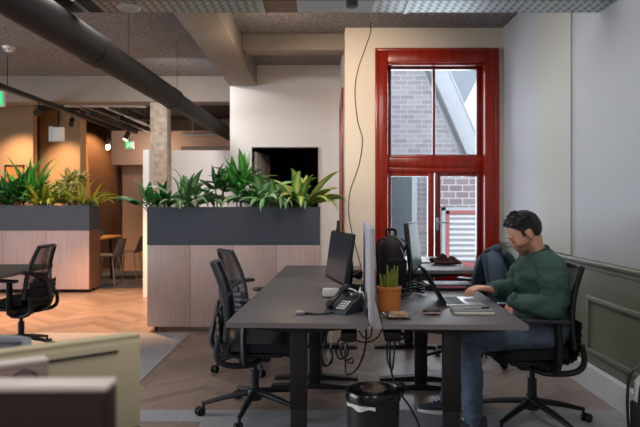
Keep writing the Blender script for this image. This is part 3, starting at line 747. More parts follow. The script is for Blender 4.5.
# desk phone
ph = thing('desk_phone', 'black desk phone with a handset and buttons near the front of the left desk', 'phone', tuple(P(344, 311, 3.25).xy) + (.74,), R(-38)); ph.scale = (.78, .78, .78)
def wedge(mb, lo, hi, z0, z1, zb=0.):
    mb.add([(lo[0], lo[1], zb), (hi[0], lo[1], zb), (hi[0], hi[1], zb), (lo[0], hi[1], zb), (lo[0], lo[1], z0), (hi[0], lo[1], z0), (hi[0], hi[1], z1), (lo[0], hi[1], z1)], [(3, 2, 1, 0), (4, 5, 6, 7), (0, 1, 5, 4), (1, 2, 6, 5), (2, 3, 7, 6), (3, 0, 4, 7)])
    return mb
wedge(MB(), (-.085, -.1), (.085, .1), .02, .125).build('body', m_char, ph, smooth=False)
bt = MB()
sl = math.atan2(.105, .2)
for i in range(3):
    for j in range(4):
        bt.box((-.0 + i * .024, -.07 + j * .022, .02 + (.03 + j * .022) * .525 + .003), (.017, .013, .008), rot=(sl, 0, 0), bev=.002)
bt.build('keypad', m_wplast, ph)
MB().box((.024, .055, .02 + .155 * .525 + .002), (.09, .05, .006), rot=(sl, 0, 0), bev=.002).build('display', m_screen, ph)
hs = MB().tube([(-.055, -.1, .055), (-.055, -.08, .07), (-.055, 0, .105), (-.055, .08, .155), (-.055, .1, .155)], [.02, .024, .016, .024, .02], 10, 4, flat=.8)
hs.ell((-.055, -.085, .052), (.026, .03, .022)); hs.ell((-.055, .085, .14), (.026, .03, .022)); hs.build('handset', m_black, ph)
# cables lying on the left desk
def cable(name, label, pts, r, mat, cat='cable', k=8, group=None):
    o = MB().tube(pts, r, 6, k).build(name, mat); return tag(o, label, cat, group)
zt_ = .7435
cable('cable', 'black cable lying across the front of the left desk towards the phone', [P(296, 313, 3.17).xy.to_3d() + Vector((0, 0, zt_ + .004)), P(304, 312.6, 3.18).xy.to_3d() + Vector((0, 0, zt_ + .003)), P(316, 313, 3.17).xy.to_3d() + Vector((0, 0, zt_)), P(325, 312, 3.18).xy.to_3d() + Vector((0, 0, zt_)), P(332, 311, 3.2).xy.to_3d() + Vector((0, 0, zt_))], .0065, m_black)
q = P(300, 312.5, 3.17)
tag(MB().box((q.x, q.y, .752), (.05, .022, .018), rot=(0, 0, .1), bev=.005).build('cable_plug', m_silver), 'silver plug at the loose end of the cable on the left desk', 'plug')
q = P(331, 297, 3.78)
wb = thing('power_brick', 'white power brick on the left desk behind the phone', 'power supply', (q.x, q.y, .74), .1)
MB().box((0, 0, .03), (.1, .055, .05), bev=.01).build('body', m_wplast, wb); MB().tube([(.05, 0, .03), (.075, .01, .03), (.1, .03, .012), (.13, .06, .01)], .005, 6, 4).build('lead', m_wplast, wb)
q = P(357, 300, 3.5)
tag(MB().sheet(lambda u, v: (q.x - .03 + .06 * u, q.y - .12 + .3 * v, .745 + .1 * (u - .2) ** 2 + .01 * math.sin(v * 7)), 6, 10, .002).build('paper_sheet', m_paper), 'curling white paper against the grey divider', 'paper')
rnd = random.Random(9)
def tangle(name, label, c, rad, n, mat, z0, r=.005, loops=3, group=None):
    pts = []
    for k in range(n):
        a = k * 2 * PI * loops / n + rnd.uniform(-.4, .4); rr = rad * rnd.uniform(.5, 1.)
        pts.append((c[0] + math.cos(a) * rr * .6, c[1] + math.sin(a) * rr, z0 + .008 + rnd.random() * .05))
    return cable(name, label, pts, r, mat, 'cable', 5, group)
q = P(356, 290, 3.95); tangle('cable', 'black cable tangle behind the dark monitor and phone', (q.x, q.y), .1, 22, m_black, .74, .006, 4)
q = P(357, 270, 4.3); tangle('cable', 'thick black coil behind the dark monitor at the divider', (q.x, q.y), .09, 16, m_black, .79, .01, 3)
q = P(352, 296, 3.65); tangle('cable', 'white cable loops beside the desk phone', (q.x, q.y), .08, 16, m_wplast, .74, .004, 3)
q = P(414, 290, 3.95); tangle('cable', 'black cable heap on the right desk between pot and laptop', (q.x, q.y), .14, 24, m_black, .745, .007, 4)
q = P(404, 297, 3.65); tangle('cable', 'thin grey cable loops beside the cactus pot', (q.x, q.y), .1, 14, m_char, .742, .004, 3)

# ------------------------------------------------------------------ things on the right desk
q = P(389, 311, 3.3)
pt = thing('cactus_pot', 'terracotta pot with thin yellow-green cactus spikes on the right desk', 'potted plant', (q.x, q.y, .74))
MB().lathe([(.052, 0), (.058, .004), (.064, .11), (.067, .112), (.067, .128), (.062, .13), (.058, .118), (.054, .105)], n=36).build('pot', m_terra, pt)
MB().lathe([(.001, .1), (.05, .102), (.057, .112)], n=24).build('soil', m_soil, pt)
rc = random.Random(4)
for k in range(11):
    a = k * 2.4; r_ = .012 + .036 * rc.random(); h = rc.uniform(.07, .14); x, y = math.cos(a) * r_, math.sin(a) * r_
    MB().tube([(x, y, .1), (x * 1.1, y * 1.1, .11 + h * .6), (x * 1.25, y * 1.25, .11 + h)], [.009, .008, .003], 7, 3).build('cactus_spike', m_cact, pt)
q = P(398, 318, 3.08)
sn = thing('wrapped_snack', 'round tan snack in crumpled foil in front of the cactus pot', 'snack', (q.x, q.y, .74))
def cr(u, v):
    a = u * 2 * PI; rr = .07 * v * (1 + .12 * math.sin(5 * a) + .08 * math.sin(11 * a)); return (rr * math.cos(a), rr * .75 * math.sin(a), .006 + .016 * v * v * (1 + .5 * math.sin(7 * a)))
MB().sheet(cr, 40, 6, .002).build('foil', m_foil, sn)
MB().lathe([(.001, .008), (.045, .008), (.05, .016), (.042, .028), (.001, .032)], n=28).build('crust', m_pastry, sn)
q = P(432, 314.5, 3.18)
gc = thing('glasses_case', 'small brown leather case with a pale pink rim left of the notebook', 'case', (q.x, q.y, .74), .15)
MB().ell((0, 0, .017), (.048, .03, .017)).build('body', m_leath, gc); MB().tube([(.045 * math.cos(k * PI / 12), .029 * math.sin(k * PI / 12), .012) for k in range(12, 25)], .004, 6, 2).build('rim', m_pinkp, gc)
# laptop
lp = thing('laptop', 'open silver laptop the man types on', 'laptop', (.79, 3.55, .74), TH + R(1))
MB().box((0, 0, .008), (.215, .31, .014), bev=.004).build('base', m_silver, lp)
kb = MB()
for i in range(5):
    for j in range(13): kb.box((-.085 + i * .0195, -.129 + j * .0215, .0162), (.016, .018, .003), bev=.001)
kb.build('keyboard', m_keys, lp)
MB().box((.06, 0, .0155), (.07, .1, .002), bev=.0008).build('touchpad', m_cover, lp)
ld = MB(); hx, hz = -.105, .016; tx, tz = -.225, .212
d_ = Vector((tx - hx, 0, tz - hz)); L_ = d_.length; an = math.atan2(d_.x, d_.z)
ld.box((hx + d_.x / 2, 0, hz + d_.z / 2), (.008, .31, L_), rot=(0, an, 0), bev=.003)
lo_ = ld.build('lid', m_black, lp)
nn = Vector((math.cos(an), 0, -math.sin(an)))
MB().box((hx + d_.x / 2 + nn.x * .0045, 0, hz + d_.z / 2 + nn.z * .0045), (.002, .29, L_ - .03), rot=(0, an, 0)).build('screen', m_screen, lo_)
# notebook and pen
q = P(472, 312, 3.24)
nb = thing('notebook', 'cream-paged notebook with a grey cover in front of the laptop', 'notebook', (q.x, q.y, .74), TH)
MB().box((0, 0, .009), (.205, .14, .016), bev=.001).build('pages', m_cream, nb)
MB().box((.0, 0, .019), (.21, .145, .003), bev=.001).box((0, 0, .0015), (.21, .145, .003), bev=.001).build('cover', m_cover, nb)
pn = thing('pen', 'black and silver pen lying on the notebook', 'pen', (q.x + .02, q.y - .0, .7635), R(8))
MB().tube([(-.065, 0, 0), (.03, 0, 0)], .0045, 10).build('barrel', m_silver, pn); MB().tube([(.03, 0, 0), (.07, 0, 0), (.076, 0, 0)], [.005, .005, .002], 10).build('cap', m_black, pn)
# backpack standing on the right desk
q = P(391, 0, 3.95)
bp = thing('backpack', 'dark maroon backpack standing on the right desk behind the cactus pot', 'backpack', (q.x, q.y, .74), R(8))
bd = MB()
def bpk(u, v):
    a = u * 2 * PI; zz = v * .37; w_ = .085 * (1 - .35 * v ** 3) * (1 + .04 * math.sin(9 * v)); dp = .13 * (1 - .3 * v ** 2)
    e = .75
    ca, sa = math.cos(a), math.sin(a); k = (1 - max(0, v - .85) / .15 * .55)
    return (math.copysign(abs(ca) ** e, ca) * w_ * k, math.copysign(abs(sa) ** e, sa) * dp * k, zz)
vs = [bpk(i / 28, j / 16) for j in range(17) for i in range(28)]
fs = [(j * 28 + i, j * 28 + (i + 1) % 28, (j + 1) * 28 + (i + 1) % 28, (j + 1) * 28 + i) for j in range(16) for i in range(28)] + [tuple(range(27, -1, -1)), tuple(16 * 28 + i for i in range(28))]
bd.add(vs, fs); bd.build('bag_body', m_bag, bp, ang=60)
pk = MB().box((.0, -.135, .13), (.13, .04, .2), bev=.018, seg=3); pk.build('front_pocket', m_fab, bp)
MB().tube([(-.03, 0, .36), (-.025, 0, .4), (.025, 0, .4), (.03, 0, .36)], .008, 8, 5).build('grab_handle', m_fab, bp)
MB().tube([(-.05, -.06, .35), (-.1, -.07, .33), (-.105, -.07, .2), (-.09, -.07, .06), (-.075, -.06, .02)], .014, 8, 5, flat=.4).build('strap', m_fab, bp)
MB().tube([(.05, -.06, .35), (.095, -.09, .3), (.1, -.1, .18), (.09, -.09, .06), (.075, -.07, .02)], .014, 8, 5, flat=.4).build('strap', m_char, bp)
MB().tube([(.055, -.125, .02), (.056, -.135, .12), (.05, -.13, .24), (.03, -.12, .3)], .004, 6, 5).build('zip', m_silver, bp)
# black box with a pink stripe, burgundy scarf, headset etc on and below the raised desk
q = P(447, 289, 4.15)
kbx = thing('flat_case', 'flat black case with a pink stripe behind the laptop lid', 'case', (q.x, q.y, .74), TH)
MB().box((0, 0, .022), (.3, .2, .04), bev=.006).build('case_body', m_black, kbx); MB().box((.0, -.1005, .026), (.22, .003, .014), bev=.001).build('stripe', M('pink_print', rgb(190, 110, 140), .6), kbx)
q = P(445, 266, 4.95)
def scf(u, v):
    x = (u - .5) * .2; y = (v - .5) * .17
    return (q.x + x + .02 * math.sin(8 * v), q.y + y + .015 * math.sin(9 * u), .834 + .05 * math.exp(-(6 * (v - .5)) ** 2) * (1 - .6 * abs(2 * u - 1) ** 2) * (1 + .35 * math.sin(14 * u + 3 * v)) + .008)
tag(MB().sheet(scf, 30, 20, .016).build('scarf', m_burg, ang=80), 'crumpled burgundy scarf lying on the raised far right desk', 'scarf')
q = P(430, 262, 5.2)
tag(MB().box((q.x - .12, q.y, .8355), (.21, .297, .003), rot=(0, 0, .3), bev=.001).build('paper_sheet', m_paper), 'sheet of white paper on the raised far right desk', 'paper')
# jacket over the far chair
jk = thing('denim_jacket', 'slate blue denim jacket draped over the chair back before the window', 'jacket', (1.15, 5.10, -.03), R(148))
def jac(u, v):                          # u across, v from the outer hem over the top to the inner hem
    sg_ = (v - .5) * 2; y = (u - .5) * (.40 + .2 * abs(sg_)); e = abs(2 * u - 1)
    z = .985 - .05 * e ** 2 - (.50 if sg_ < 0 else .36) * abs(sg_) ** 1.35 + .01 * math.sin(13 * u)
    x = -.262 + (.075 * sg_ if sg_ > 0 else .10 * sg_ * (1 - .3 * abs(sg_))) + .018 * math.sin(11 * u + 5 * v) + .03 * e ** 2
    return (x, y, z)
MB().sheet(jac, 26, 30, .022).build('body', m_denim, jk, ang=80)
for sgn in (-1, 1):
    MB().tube([(-.285, sgn * .13, .945), (-.335, sgn * .2, .87), (-.35, sgn * .235, .72), (-.33, sgn * .22, .56), (-.325, sgn * .2, .48)], [.05, .06, .055, .048, .042], 12, 4, flat=.7).build('sleeve', m_denim, jk, ang=80)
MB().tube([(-.24, -.09, .96), (-.285, -.07, .985), (-.3, 0, .995), (-.285, .07, .985), (-.24, .09, .96)], .018, 8, 4, flat=1.5).build('collar', m_denim, jk, ang=80)

# ------------------------------------------------------------------ bin, under-desk cables
q = Vector((X_(373, 2.9), 2.9))
bn = thing('waste_bin', 'round black waste bin below the gap between the near desks', 'bin', (q.x, q.y, .006)); bn.scale = (1, 1, 1.08)
MB().lathe([(.105, 0), (.112, .004), (.124, .36), (.128, .362), (.128, .385), (.122, .385), (.118, .36), (.106, .01)], n=44).build('body', m_blackm, bn)
MB().lathe([(.13, .372), (.131, .392), (.124, .405), (.09, .414), (.06, .408), (.001, .406)], n=44).lathe([(.13, .372), (.1, .372)], n=44, cap=False).build('lid', m_blackgl, bn)
MB().tube([(.118, .03, .36), (.14, .036, .38), (.148, .03, .40), (.138, .02, .418), (.12, .01, .41)], .012, 8, 4).build('hinge', m_black, bn)
def tagf(u, v):
    a = R(200) + u * R(70); rr = .1305 + .004 * math.sin(14 * u); return (rr * math.cos(a), rr * math.sin(a), .345 + .018 * v + .006 * math.sin(9 * u) * (1 - v))
MB().sheet(tagf, 24, 4, .002).build('bin_bag_edge', m_wplast, bn)
def strip(label, px, py, Y):
    c = P(px, py, Y); t = thing('power_strip', label, 'power strip', tuple(c), TH)
    MB().box((0, 0, 0), (.08, .3, .045), bev=.006).build('body', m_black, t)
    for k in range(3):
        MB().box((0, -.09 + k * .09, -.025), (.045, .045, .02), bev=.004).build('plug', m_char, t)
    return t
strip('black power strip under the left desk top beside the divider', 349, 331, 3.2)
strip('black power strip under the right desk top below the cactus', 391, 330.5, 3.2)
def hang(label, pxs, Y, r=.005, mat=None):
    pts = []
    for i, (a, b) in enumerate(pxs):
        pts.append(P(a, b, Y + (.05 * math.sin(i * 1.7) if 0 < i < len(pxs) - 1 else 0)))
    return cable('hanging_cable', label, pts, r, mat or m_black, 'cable', 6, 'cables hanging under the desks')
hang('long black cable looping low under the gap between the desks', [(366, 322), (366, 340), (363, 356), (356, 370), (347, 374.5), (345.5, 366), (345.5, 350), (347, 334)], 3.25)
hang('short cable loop under the gap, just right of the divider foot', [(369, 316), (372, 328), (370, 337), (364, 337.5), (359, 331)], 3.3, .004)
hang('knotted cable loops under the left desk, nearest its far leg', [(328, 331), (324, 345), (321, 357), (324, 366), (331, 363), (332, 353), (327, 347), (322, 352), (323, 362), (328, 366), (331, 360)], 3.5)
hang('tangled cable loops under the left desk by its power strip', [(344, 334), (338, 342), (336, 352), (340, 359), (347, 356), (348, 347), (343, 343), (341, 352), (346, 360), (352, 358), (353, 363), (348, 362)], 3.45)
hang('white cable hanging behind the left desk leg', [(333, 331), (331, 345), (328, 353), (330, 362)], 3.55, .004, m_wplast)
hang('thin cable drooping from the right desk to the left desk', [(383, 328), (377, 338), (368, 342), (358, 341), (352, 335)], 3.3, .004)
hang('twin cable dropping straight below the right power strip', [(388, 333), (387, 350), (388, 362), (392, 370), (394, 355), (395, 334)], 3.3)
hang('bunched cable under the right desk beside its leg', [(400, 330), (404, 337), (398, 341), (404, 345), (410, 338), (406, 333), (398, 337)], 3.4, .006)
fl = lambda px, py: Vector((X_(px, HC * F / (py - CY)), HC * F / (py - CY), .012))
cable('cable', 'black cable running from the right power strip down past the bin to the floor', [P(390, 333, 3.3), P(390, 360, 3.28), P(393, 378, 3.25), P(401, 394, 3.2), P(411, 409, 3.15), Vector((X_(420, 3.1), 3.1, .18)), Vector((X_(427, 3.02), 3.02, .012)), Vector((X_(445, 2.8), 2.8, .012))], .006, m_black)

# ------------------------------------------------------------------ dark desk at the frame edge
t = thing('office_desk', 'dark desk at the far left frame edge beside the silhouetted chair', 'desk', (-3.3, 5.22, 0))
MB().box((0, 0, .725), (1.5, 1.36, .028), bev=.003).build('desktop', m_deskl, t)
for sx in (-.62, .1):
    MB().b2((sx - .04, -.03, .03), (sx + .04, .03, .71), bev=.005).build('leg', m_blackm, t)
    MB().b2((sx - .035, -.5, 0), (sx + .035, .5, .03), bev=.005).build('foot', m_blackm, t)

# ------------------------------------------------------------------ foreground monitors, chair
fd = thing('office_desk', 'grey desk carrying the three monitors seen from behind in the foreground', 'desk', (-1.0, 1.02, 0))
MB().box((0, 0, .70), (1.5, .8, .028), bev=.003).build('desktop', m_deskl, fd)
for sx in (-.6, .6):
    MB().b2((sx - .04, -.03, .03), (sx + .04, .03, .687), bev=.005).build('leg', m_blackm, fd); MB().b2((sx - .035, -.36, 0), (sx + .035, .36, .03), bev=.005).build('foot', m_blackm, fd)
def back_monitor(label, pr, plft, w, ztop, h, th, mback, medge, extra=None, tilt=0):
    """pr/plft: plan points of the top right corner and of another point on the top edge; seen from behind"""
    dv = (Vector(plft) - Vector(pr)).normalized(); c = Vector(pr) + dv * (w / 2)
    rz = math.atan2(-dv.y, -dv.x)                  # local +X towards the right end; local -Y towards the camera
    t = thing('monitor', label, 'monitor', (c.x, c.y, 0), rz)
    z0 = ztop - h
    MB().box((0, .0, (ztop + z0) / 2 - .004), (w, th, h - .008), bev=.004, seg=3).build('housing', mback, t)
    MB().box((0, .0, ztop - .005), (w, th, .01), bev=.004, seg=3).build('top_edge', medge, t)
    MB().box((0, -th / 2 - .001, (ztop + z0) / 2 - .006), (w - .008, .006, h - .018), bev=.003).build('back_panel', mback, t)
    MB().box((0, th / 2 + .001, (ztop + z0) / 2 + .005), (w - .03, .004, h - .03)).build('screen', m_screen, t)
    MB().b2((-.05, -.01, .72), (.05, .02, z0 + .1), bev=.006).build('stand_neck', m_silver, t); MB().box((0, .0, .721), (.2, .16, .014), bev=.005).build('stand_foot', m_silver, t)
    if extra: extra(t, ztop, z0, w, th)
    return t
def ex_beige(t, zt, z0, w, th):
    MB().b2((-w / 2 + .05, -th / 2 - .007, zt - .034), (w / 2 - .052, -th / 2 - .003, zt - .029)).build('vent_slot', m_black, t)
    MB().b2((-w / 2 + .0, -th / 2 - .006, z0 - .04), (w / 2 - .0, th / 2, z0 + .004), bev=.004).build('chin', m_char, t)
Yr_ = (HC - 1.02) * F / (332 - CY); Yl_ = (HC - 1.02) * F / (350 - CY)
back_monitor('large beige metal monitor seen from behind with a dark slot near its top', (X_(138, Yr_), Yr_), (X_(0, Yl_), Yl_), .56, 1.02, .205, .03, m_beige, m_beige, ex_beige)
def ex_ring(t, zt, z0, w, th):
    q = MB(); n = 28; cx_ = w / 2 - .04; pts = [(cx_ + .021 * math.cos(2 * PI * k / n), -th / 2 - .005, zt - .036 + .021 * math.sin(2 * PI * k / n)) for k in range(n + 1)]
    q.tube(pts, .0016, 6); part(q.build('ring_logo', m_char, t), 'dark ring emblem')
Yr_ = (HC - 1.03) * F / (356 - CY); Yl_ = (HC - 1.03) * F / (362 - CY)
back_monitor('pinkish grey monitor back with a dark ring emblem at the frame edge', (X_(47, Yr_), Yr_), (X_(0, Yl_), Yl_), .45, 1.03, .25, .03, m_pinkgrey, m_pale, ex_ring)
Yr_ = (HC - 1.055) * F / (381 - CY)
back_monitor('dark brown monitor back with a pale top edge, nearest the camera', (X_(112, Yr_), Yr_), (X_(0, Yr_), Yr_ - .002), .55, 1.055, .27, .045, m_brownpl, m_pale)
gch = make_chair('pale grey mesh chair just peeking above the beige monitor back', arms=False, net=m_netg, frame=M('pale_grey_frame', rgb(150, 158, 164), .5), group=None, zs=.455)
put(gch, -.935, 1.47, R(-86))
for c_ in children(gch): pass

# white and black bag at the right frame edge
bg = thing('rucksack', 'white rucksack with black straps leaning by the right wall at the frame edge', 'bag', (1.782, 3.33, .006), R(-6))
q = MB()
def rk(u, v):
    a = u * 2 * PI; ca, sa = math.cos(a), math.sin(a); e = .7; k = (1 - max(0, v - .75) / .25 * .6); 
    return (math.copysign(abs(ca) ** e, ca) * .095 * k + .02 * v, math.copysign(abs(sa) ** e, sa) * .15 * k, v * .43)
vs = [rk(i / 28, j / 16) for j in range(17) for i in range(28)]
q.add(vs, [(j * 28 + i, j * 28 + (i + 1) % 28, (j + 1) * 28 + (i + 1) % 28, (j + 1) * 28 + i) for j in range(16) for i in range(28)] + [tuple(range(27, -1, -1)), tuple(16 * 28 + i for i in range(28))])
q.build('bag_body', m_wplast, bg, ang=60)
for yy in (-.09, .07):
    MB().tube([(-.05, yy, .41), (-.1, yy, .36), (-.115, yy, .22), (-.105, yy, .05), (-.08, yy, .015)], .016, 8, 5, flat=.4).build('strap', m_black, bg)
MB().box((-.092, -.01, .15), (.03, .15, .16), bev=.012).build('front_pocket', m_blackm, bg)
MB().tube([(.02, -.04, .42), (.02, -.03, .46), (.02, .03, .46), (.02, .04, .42)], .008, 8, 5).build('grab_handle', m_black, bg)

# ------------------------------------------------------------------ ceiling services
ZD = 2.47
def dax(px, py):
    Y = (ZD - HC) * F / (CY - py); return Vector((X_(px, Y), Y, ZD))
dA, dB, dC = dax(95, 49.5), dax(172, 98.5), dax(229, 134.)
dirn = (dB - dA); dS = dA - dirn * (1.75)
dct = thing('ventilation_duct', 'thick black ventilation duct running along the ceiling', 'duct', tuple(dA))
MB().tube([dS - dA, Vector((0, 0, 0)), (dB - dA) * .02, dB - dA], [.119, .119, .114, .114], 40).build('duct_section', m_duct, dct)
MB().tube([dB - dA, dC - dA, (dC - dA) + (dC - dB) * .5], [.1, .1, .1], 40).build('duct_section', m_duct, dct)
u_ = dirn.normalized()
for c_, r_ in ((Vector((0, 0, 0)), .124), (dB - dA, .119)):
    MB().tube([c_ - u_ * .09, c_ - u_ * .086, c_ + u_ * .086, c_ + u_ * .09], [r_ - .006, r_, r_, r_ - .006], 40).build('coupling', m_duct, dct)
for k in (.35, 1.1):
    c_ = dirn * k
    MB().tube([c_ + Vector((0, 0, .11)), c_ + Vector((0, 0, HZ - ZD))], .003, 6).build('hanger_rod', m_blackm, dct)
# perforated cable tray across the room
YT0, YT1, ZT = 3.985, 4.24, 2.612
ct = thing('cable_tray', 'perforated zinc cable tray crossing just below the ceiling', 'cable tray', (0, 4.1, ZT))
XT0 = X_(62, YT1)
for (x0, x1, mt, nm) in ((XT0, X_(105, YT1), m_black, 'tray_section'), (X_(105, YT1), X_(266, YT1), m_tray, 'tray_section'), (X_(266, YT1), X_(298, YT1), m_brownbox, 'tray_section'), (X_(298, YT1), X_(372, YT1), m_palebox, 'tray_section'), (X_(372, YT1), XR - .003, m_tray, 'tray_section')):  # black first section paints in the dark void at the left end
    MB().b2((x0, YT0 - 4.1, 0), (x1 - .002, YT1 - 4.1, .003)).build(nm, mt, ct, smooth=False)
sr = MB(); sr.b2((XT0, YT1 - 4.1 - .003, 0), (XR - .003, YT1 - 4.1, .05)); sr.build('side_rail', m_zinc, ct)
sr = MB(); sr.b2((XT0, YT0 - 4.1, 0), (XR - .003, YT0 - 4.1 + .003, .05)); sr.build('side_rail', m_black, ct)
for px in (88, 264, 405, 541):
    x = X_(px, YT1)
    MB().b2((x - .012, YT0 - 4.1 - .01, -.006), (x + .012, YT1 - 4.1 + .01, 0)).build('bracket', m_zinc, ct)
    h = MB(); h.tube([(x, YT1 - 4.1 + .004, 0), (x, YT1 - 4.1 + .004, HZ - ZT)], .005, 6); h.build('hanger_rod', m_zinc, ct)
cs = thing('ceiling_speaker', 'round white disc fixed under the cable tray beside the duct', 'speaker', (X_(129, 4.12), 4.12, ZT))
MB().lathe([(.001, -.022), (.06, -.022), (.075, -.012), (.078, -.001), (.001, -.001)], n=32).build('housing', m_wplast, cs)
MB().lathe([(.001, -.026), (.05, -.026), (.055, -.021), (.001, -.021)], n=32).build('grille', m_palebox, cs)
# black spot above the tray edge
sl_ = thing('spotlight', 'short black spotlight poking down at the top frame edge above the window', 'spotlight', (X_(352, 3.7), 3.7, 0))
zb_ = Z_(7, 3.7)
MB().lathe([(.001, zb_ - .002), (.034, zb_), (.036, zb_ + .01), (.036, zb_ + .13), (.02, zb_ + .15), (.001, zb_ + .15)], n=24).build('head', m_black, sl_)
MB().tube([(0, 0, zb_ + .14), (0, 0, HZ)], .008, 8).build('stem', m_black, sl_)
# hanging wire
wp = [(368, -4, 4.3), (371, 28, 4.3), (366, 46, 4.3), (358, 70, 4.3), (355, 92, 4.3), (357.5, 120, 4.3), (362.5, 140, 4.3), (359, 165, 4.3), (350.5, 190, 4.3), (348.5, 208, 4.3), (351, 228, 4.3), (357, 252, 4.3), (361, 268, 4.3), (360, 279, 4.28)]
pts = [Vector((X_(368, 4.3), 4.3, HZ))] + [P(*a) for a in wp]
cable('hanging_wire', 'thin wire hanging in a wave from the ceiling to the desk left of the window', pts, .0042, m_wire)
# smoke detector
sd = thing('smoke_detector', 'white smoke detector on the grey ceiling left of the duct', 'smoke detector', (X_(9, 7.3), 7.3, HZ))
MB().lathe([(.001, -.02), (.07, -.02), (.074, -.001), (.001, -.001)], n=30).build('mount', m_wplast, sd); MB().lathe([(.001, -.062), (.035, -.06), (.055, -.045), (.062, -.02), (.001, -.02)], n=30).build('head', m_wplast, sd)
for k in range(2): MB().b2((-.03 + k * .04, -.056, -.05), (-.012 + k * .04, -.044, -.036)).build('sensor_slot', m_black, sd)
# exit signs
def exit_sign(label, loc, w, h, rz=0.):
    t = thing('exit_sign', label, 'exit sign', loc, rz)
    MB().box((0, 0, 0), (w, .05, h), bev=.006).build('housing', m_wplast, t)
    MB().box((0, -.026, 0), (w - .03, .004, h - .03)).build('panel', m_green, t)
    g = MB(); y = -.0295; s = h
    g.box((-.12 * s, y, .25 * s), (.1 * s, .003, .1 * s), bev=.001)                       # running figure
    g.box((-.08 * s, y, .06 * s), (.1 * s, .003, .3 * s), rot=(0, .35, 0)); g.box((-.2 * s, y, .1 * s), (.2 * s, .003, .05 * s), rot=(0, .5, 0)); g.box((.03 * s, y, .1 * s), (.18 * s, .003, .05 * s), rot=(0, -.5, 0))
    g.box((-.02 * s, y, -.16 * s), (.22 * s, .003, .06 * s), rot=(0, .9, 0)); g.box((-.2 * s, y, -.2 * s), (.26 * s, .003, .06 * s), rot=(0, -.6, 0))
    g.b2((.2 * s, y - .0015, -.3 * s), (.42 * s, y + .0015, .3 * s))
    g.build('pictogram', m_signw, t)
    MB().tube([(0, 0, h / 2), (0, 0, HZ - .02 - loc[2] if loc[1] < 9 else 3.0 - loc[2])], .008, 8).build('stem', m_blackm, t)
    return t
exit_sign('green lit exit sign cut by the top left frame edge', (X_(4.6, 7.5) - .15, 7.5, Z_(99, 7.5)), .30, .19)
exit_sign('small green lit exit sign far off beside the black spotlight', (X_(129.5, 11.2), 11.2, Z_(145, 11.2)), .15, .15)
# black light tracks
def track(label, x, y0, y1, z, spots=()):
    t = thing('light_track', label, 'light track', (x, y0, z), 0, 'black light tracks over the warm zone')
    MB().b2((-.028, 0, 0), (.028, y1 - y0, .06)).build('rail', m_black, t)
    for k in range(3):
        yy = .25 + k * (y1 - y0 - .5) / 2; zz = (HZ if y0 + yy < 9 else 3.0) - z
        MB().tube([(0, yy, .03), (0, yy, zz)], .005, 6).build('hanger_rod', m_black, t)
    return t
track('longest black light track, nearest the exit sign and passing under the cross beam', -3.92, 7.5, 12.6, 2.72)
track('middle black light track, above the pendant bulb', -3.55, 9.45, 12.6, 2.66)
track('black light track nearest the concrete column', -3.1, 9.45, 12.6, 2.60)
tk = thing('cable_trunking', 'pale cable trunking under the cross beam left of the column', 'trunking', (X_(65, 9.55), 9.55, Z_(107, 9.55)))
MB().b2((0, -.04, 0), (X_(146, 9.55) - X_(65, 9.55), .04, .06), bev=.004).build('channel', m_wplast, tk)
for x in (.3, 1.0): MB().tube([(x, 0, .05), (x, 0, 3.0 - Z_(107, 9.55))], .006, 6).build('hanger_rod', m_zinc, tk)
for lab, z, yy, mt in (('upper pale conduit pipe behind the duct, right of the column', 2.62, 11.6, m_zinc), ('lower pale conduit pipe behind the duct, right of the column', 2.35, 11.5, m_beam)):
    t = thing('conduit_pipe', lab, 'pipe', (-2.6, yy, z)); MB().tube([(0, 0, 0), (1.3, 0, 0)], .03, 10).build('pipe', mt, t)
    for x in (.2, 1.0): MB().tube([(x, 0, .02), (x, 0, 3.0 - z)], .005, 6).build('hanger_rod', m_zinc, t)
for lab, x, z, y0, y1, mt in (('pale conduit pipe running under the dark ceiling just right of the longest light track', -3.75, 2.86, 9.5, 12.5, m_zinc), ('grey conduit pipe between the longest and the middle light track', -3.68, 2.78, 9.5, 12.5, m_beam), ('pale conduit pipe close beside the middle light track', -3.42, 2.84, 9.5, 12.6, m_zinc), ('grey conduit pipe left of the track nearest the column', -3.25, 2.78, 9.5, 12.4, m_beam), ('pale conduit pipe left of the longest light track above the exit sign', -4.15, 2.82, 9.5, 10.9, m_zinc)):
    t = thing('conduit_pipe', lab, 'pipe', (x, y0, z)); MB().tube([(0, 0, 0), (.05, (y1 - y0) * .5, 0), (0, y1 - y0, 0)], .022, 10).build('pipe', mt, t)
    for yy in (.3, y1 - y0 - .4): MB().tube([(.01, yy, .02), (.01, yy, 3.0 - z)], .005, 6).build('hanger_rod', m_black, t)
def spot(label, loc, aim, ztop):
    t = thing('spotlight', label, 'spotlight', loc, 0, 'black track spotlights')
    d_ = Vector(aim).normalized()
    MB().tube([d_ * -.07, d_ * .07], [.04, .045], 18).build('head', m_black, t)
    MB().tube([d_ * .0705, d_ * .073], .036, 18).build('lens', m_spotface, t)
    MB().tube([(0, 0, .03), (0, 0, ztop - loc[2])], .01, 8).build('stem', m_black, t)
    return t
spot('black track spotlight beside the small far exit sign', tuple(P(127, 136, 10.4)), (-.3, -.2, -.8), 2.60)
spot('black track spotlight aimed at the wall behind the palm', (-3.92, 8.6, 2.60), (-.72, .6, -.5), 2.72)
spot('black track spotlight aimed at the alcove wall behind the cream plant', (-3.92, 9.75, 2.60), (-.35, .75, -.4), 2.72)
pb = thing('pendant_bulb', 'bare glowing pendant bulb over the dining table', 'lamp', tuple(P(108, 147, 10.4)))
MB().ell((0, 0, 0), (.035, .035, .045)).build('bulb', m_bulb, pb); MB().tube([(0, 0, .04), (0, 0, .13)], .03, 14).build('socket', m_black, pb); MB().tube([(0, 0, .12), (0, 0, 2.66 - P(108, 147, 10.4).z)], .005, 6).build('cord', m_black, pb)
